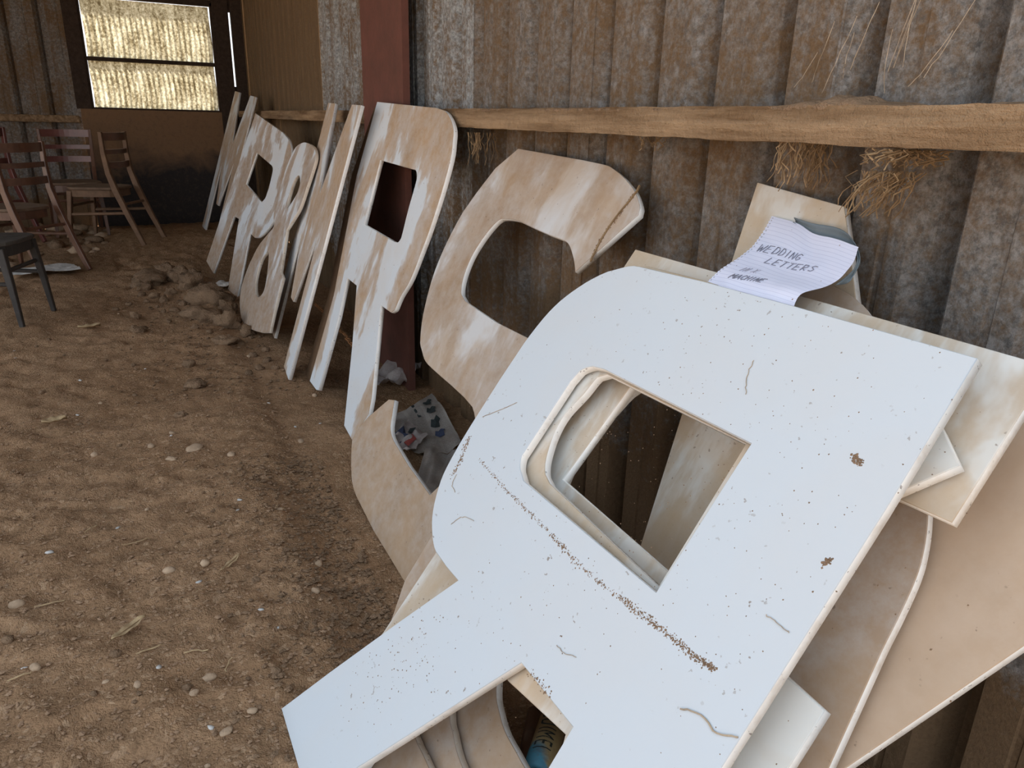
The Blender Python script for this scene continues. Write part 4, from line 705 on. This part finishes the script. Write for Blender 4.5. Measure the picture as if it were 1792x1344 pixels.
GL = {'W': [[(0, 1), (.25, 0), (.5, .7), (.75, 0), (1, 1)]], 'E': [[(.9, 1), (.1, 1), (.0, 0), (.85, 0)], [(.05, .5), (.7, .55)]], 'D': [[(.1, 0), (.1, 1), (.6, .95), (.95, .6), (.8, .15), (.1, 0)]],
      'I': [[(.5, 0), (.5, 1)]], 'N': [[(.05, 0), (.1, 1), (.85, 0), (.95, 1)]], 'G': [[(.95, .85), (.5, 1), (.1, .7), (.1, .25), (.5, 0), (.9, .2), (.9, .45), (.55, .45)]], 'L': [[(.1, 1), (.05, 0), (.9, .05)]],
      'T': [[(0, 1), (1, 1)], [(.5, 1), (.45, 0)]], 'R': [[(.1, 0), (.1, 1), (.7, .95), (.75, .6), (.1, .5), (.85, 0)]], 'S': [[(.9, .9), (.4, 1), (.1, .75), (.8, .35), (.6, .02), (.1, .1)]],
      'M': [[(0, 0), (.1, 1), (.5, .35), (.9, 1), (1, 0)]], 'A': [[(0, 0), (.5, 1), (1, 0)], [(.2, .4), (.8, .4)]], 'C': [[(.95, .85), (.5, 1), (.1, .6), (.15, .2), (.6, 0), (.95, .2)]], 'H': [[(.05, 0), (.05, 1)], [(.95, 0), (.95, 1)], [(.05, .5), (.95, .5)]],
      'O': [[(.5, 1), (.1, .7), (.1, .3), (.5, 0), (.9, .3), (.9, .7), (.5, 1)]], 'X': [[(0, 0), (1, 1)], [(0, 1), (1, 0)]], '.': [[(.45, .05), (.55, .05)]], ' ': []}
M['pen'] = plain('grey_pen', (.24, .24, .29), .8, sc=5, bump=0); M['pen2'] = plain('faint_grey_pen', (.42, .41, .48), .8, sc=5, bump=0)
def write(txt, p0, p1, h, mat, name):
    """p0, p1: (s, t) at the start and end of the line; h letter height in t"""
    mb = MB(); n = len(txt); nn = V((-.79, 0, .61)) * .0012
    for i, ch in enumerate(txt):
        f0 = i / n; wd = .78 / n
        for st in GL[ch]:
            fine = []
            for (a, b), (a2, b2) in zip(st[:-1], st[1:]):
                for q in range(4): fine.append((a + (a2 - a) * q / 4, b + (b2 - b) * q / 4))
            fine.append(st[-1]); pts = []
            for a, b in fine:
                f = f0 + a * wd; s = p0[0] + (p1[0] - p0[0]) * f; t = p0[1] + (p1[1] - p0[1]) * f + (b - .5) * h
                pts.append(note(s + (b - .5) * .01, t) + nn)
            mb.tube(pts, .00055, 4)
    return mb.build(name, mat, nt_)
write('WEDDING', (0.100, 0.617), (0.533, 0.683), 0.085, M['pen'], 'handwritten_word')
write('LETTERS', (0.250, 0.517), (0.750, 0.600), 0.075, M['pen'], 'handwritten_word')
write('IN X.', (0.183, 0.333), (0.367, 0.367), 0.06, M['pen2'], 'handwritten_word')
write('MACHINE', (0.200, 0.217), (0.533, 0.283), 0.065, M['pen'], 'handwritten_word')
# dark grey sheet curling up behind the note
GP = ([(1.0933, 1.0356, 0.9874), (1.0763, 0.9727, 0.9725), (1.0627, 0.9030, 0.9702), (1.0381, 0.8422, 0.9654), (1.0019, 0.8093, 0.9454), (0.9554, 0.8014, 0.9237)], [(1.0954, 1.0377, 0.9945), (1.0875, 0.9856, 0.9908), (1.0775, 0.9244, 0.9919), (1.0608, 0.8780, 0.9834), (1.0311, 0.8282, 0.9588), (0.9887, 0.8017, 0.9323)])
def greyP(u, v):
    e = catm(GP[0], u); f = catm(GP[1], u); return e * (1 - v) + f * v + V((.010, 0, -.006)) * math.sin(v * 3.14) * .6
mb = MB(); mb.add(*grid(greyP, 16, 6)); gs = mb.build('grey_sheet', plain('grey_sheet_surface', (.17, .205, .225), .45, sc=6, bump=.1, spec=.5, col2=(.105, .13, .145)), smooth=True)
gs.modifiers.new('t', 'SOLIDIFY').thickness = .0012
thing(gs, 'dark grey sheet curling out behind the handwritten note', 'plastic sheet')
# ------------------------------------------------------------------ dirt on the rail, straw nests, cobwebs
def dirt_ridge(ya, yb, hmax, label, seed):
    n = int((yb - ya) / .012); mb = MB(); vs = []; m = 7
    for i in range(n + 1):
        y = ya + (yb - ya) * i / n; e = max(0., math.sin(math.pi * i / n)) ** .5
        h = hmax * e * (.55 + .75 * noise.noise((y * 7, seed, 0)) + .35 * noise.noise((y * 30, seed, 3)))
        h = max(.003, h)
        for k in range(m):
            a = k / (m - 1); x = 1.037 + a * .105; vs.append((x + .004 * noise.noise((y * 40, a * 5, seed)), y, 1.184 + h * (math.sin(math.pi * min(1, .12 + a * .75))) * (1 + .25 * noise.noise((y * 45, a * 8, seed + 2)))))
        vs.append((1.142, y, 1.176)); vs.append((1.037, y, 1.176))
    q = m + 2; fs = [(i * q + k, i * q + (k + 1) % q, (i + 1) * q + (k + 1) % q, (i + 1) * q + k) for i in range(n) for k in range(q)]
    fs += [tuple(range(q)), tuple(n * q + k for k in reversed(range(q)))]
    mb.add(vs, fs); return thing(mb.build('dirt_ridge', M['clod'], smooth=True), label, 'dirt')
dirt_ridge(.80, 1.12, .030, 'low heap of caked dirt on top of the near timber rail', 1.)
dirt_ridge(1.18, 2.9, .009, 'thin line of caked dirt along the top of the near timber rail', 4.)
dirt_ridge(.35, .79, .012, 'thin line of caked dirt on the rail at the right frame edge', 8.)
def nest(y, z0, ln, wd, n, slant, label, x=1.03, dense=1.0, mat='straw', r=.0010):
    mb = MB(); rnd = random.Random(int(y * 1000))
    for i in range(n):
        yy = y + rnd.gauss(0, wd * .35); L = ln * rnd.uniform(.35, 1.0); pts = []; xx = x + rnd.uniform(0, .10); dx = rnd.gauss(0, .016); ph = rnd.uniform(0, 6)
        for k in range(6):
            f = k / 5; pts.append((xx + dx * f + .012 * noise.noise((i, f * 2.5, 1)), yy + slant * L * f + wd * .55 * noise.noise((i * 1.7, f * 2.6, 5)) * (1 - .5 * f) + .004 * math.sin(f * 9 + ph), z0 - L * f))
        mb.tube(pts, r * rnd.uniform(.7, 1.5), 3, cap=False)
    return thing(mb.build('straw_nest', M[mat]), label, 'straw')
nest(1.019, 1.130, 0.087, 0.035, 55, 0.05, 'hanging straw nest in a wall groove above the cream plank')
nest(0.812, 1.125, 0.032, 0.06, 60, 0.35, 'upper part of a ragged straw nest hanging at the upper right')
nest(0.832, 1.091, 0.076, 0.05, 70, 0.45, 'lower part of a ragged straw nest hanging at the upper right')
nest(2.438, 1.113, 0.112, 0.05, 26, 0.1, 'small cobwebby straw tuft below the rail right of the large R')
nest(1.460, 1.125, 0.037, 0.025, 10, 0.2, 'wisp of straw below the rail above the S')
def web(pts, label, r=.00042):
    mb = MB(); mb.tube([catm(pts, k / 8) + V((.003, .004, .003)) * noise.noise((k * .9, pts[0][1] * 60, 2)) for k in range(9)], r, 4); return thing(mb.build('cobweb_strand', M['web']), label, 'cobweb', 'dusty cobweb strands on the wall')
for k in range(12):
    y = .60 + .03 * k + .30 * random.random(); L = random.uniform(.05, .17)
    p0 = V((1.10 + .05 * random.random(), y, 1.21 + .05 * random.random())); p1 = p0 + V((random.uniform(-.01, .03), random.uniform(-.08, .02), L))
    web([p0, (p0 + p1) / 2 + V((-.006, 0, -.012)), p1], 'thin dusty cobweb strand above the timber rail')
# orange straw ropes behind the leg of the large R
mb = MB()
for i in range(40):
    f = i / 39; p = V((0.954, 4.823, -0.028)).lerp(V((0.953, 3.877, -0.050)), f) + V((0, 0, .02 + .05 * f * (1 - f))); a = random.random() * 6.28
    mb.tube([p + V((.01 * math.cos(a), -.02, .012 * math.sin(a))), p + V((0, .005, .008 * math.cos(a * 2))), p + V((.012 * math.sin(a), .03, .012 * math.cos(a)))], .003, 4)
thing(mb.build('straw_rope', plain('orange_straw', (.42, .20, .085), .9, sc=20, bump=0)), 'orange straw twist on the ground behind the large letter R', 'straw')
# ------------------------------------------------------------------ debris stuck to the boards
def crumbs(o, segs, name, n, spread, rmin=.0006, rmax=.0022):
    mb = MB(); rnd = random.Random(n)
    for i in range(n):
        a, b = rnd.choice(segs); f = rnd.random(); px = a[0] + (b[0] - a[0]) * f + rnd.gauss(0, spread); py = a[1] + (b[1] - a[1]) * f + rnd.gauss(0, spread); r = rnd.uniform(rmin, rmax)
        q = [(px + r * math.cos(t_ + i) * rnd.uniform(.6, 1.5), py + r * math.sin(t_ + i) * rnd.uniform(.6, 1.5), 0) for t_ in (0, 1.57, 3.14, 4.71)] + [(px, py, r * .8)]
        mb.add(q, [(0, 1, 4), (1, 2, 4), (2, 3, 4), (3, 0, 4)])
    c = mb.build(name, M['crumb'], o); c['kind'] = 'stuff'; return c
crumbs(front, [((0.0752, 0.6598), (0.2156, 0.6520)), ((0.2156, 0.6520), (0.3636, 0.6513)), ((0.3636, 0.6513), (0.4582, 0.6466)), ((0.4582, 0.6466), (0.5745, 0.6526)), ((0.5745, 0.6526), (0.6584, 0.6603)), ((0.6584, 0.6603), (0.7506, 0.6693))], 'dirt_line', 620, .0022, .0005, .0017)
crumbs(front, [((0.5661, 0.6540), (0.6443, 0.6623)), ((0.6443, 0.6623), (0.7183, 0.6638)), ((0.7183, 0.6638), (0.7497, 0.6703))], 'dirt_line', 260, .0028, .0005, .0017)
crumbs(front, [((0.0315, 0.5940), (0.0233, 0.6323)), ((0.0233, 0.6323), (0.0088, 0.6609)), ((0.0088, 0.6609), (0.0028, 0.6797))], 'dirt_clump', 130, .0035)
crumbs(front, [((0.7424, 0.9815), (0.7488, 0.9794)), ((0.7488, 0.9794), (0.7584, 0.9773))], 'dirt_clump', 60, .0026, .0005, .0022)
crumbs(front, [((0.7889, 0.8484), (0.7936, 0.8594))], 'dirt_clump', 40, .0018, .0005, .002)
crumbs(front, [((0.5029, 0.4773), (0.5340, 0.4808)), ((0.5340, 0.4808), (0.5593, 0.4808))], 'dirt_clump', 45, .003, .0005, .002)
crumbs(front, [((0.3855, 0.6977), (0.6802, 0.9503))], 'scattered_specks', 420, .20, .0005, .0013)
crumbs(front, [((0.1921, 0.2076), (0.2965, 0.3971))], 'scattered_specks', 160, .05, .0005, .0016)
crumbs(sl, [((0.6829, 1.1282), (0.6613, 1.0643)), ((0.6613, 1.0643), (0.6392, 0.9987)), ((0.6392, 0.9987), (0.6447, 0.9447))], 'dirt_line', 300, .003, .0008, .0028)
def thread(o, pts, r=.0006, mat='web'):
    mb = MB(); pp = [(a, b, .0012) for a, b in pts]; mb.tube([catm(pp, k / 14) + V((.0022 * noise.noise((k * .8, pts[0][0] * 70, 1)), .0022 * noise.noise((k * .8, pts[0][1] * 70, 9)), 0)) for k in range(15)], r, 4); return mb.build('cobweb_thread', M[mat], o)
thread(front, [(0.0428, 0.6066), (0.0503, 0.5853), (0.0748, 0.5786)], 0.0004, 'web')
thread(front, [(0.1254, 0.5304), (0.1423, 0.5571), (0.1793, 0.5686)], 0.0004, 'web')
thread(front, [(0.7435, 0.6062), (0.7681, 0.6180), (0.8015, 0.6174), (0.8229, 0.6316)], 0.0009, 'web')
thread(front, [(0.7650, 0.7610), (0.7851, 0.7610), (0.8029, 0.7606)], 0.0004, 'web')
thread(front, [(0.5211, 1.0495), (0.5290, 1.0216), (0.5449, 0.9971)], 0.0004, 'web')
thread(sl, [(0.6882, 1.1515), (0.6839, 1.1207), (0.6558, 1.0558), (0.6447, 0.9918), (0.6458, 0.9401)], 0.002, 'straw')
thread(front, [(0.5638, 0.5486), (0.5434, 0.5384), (0.5205, 0.5368)], 0.0004, 'web')
thread(front, [(0.0007, 0.7288), (0.0449, 0.7669), (0.0740, 0.7939)], 0.0004, 'web')
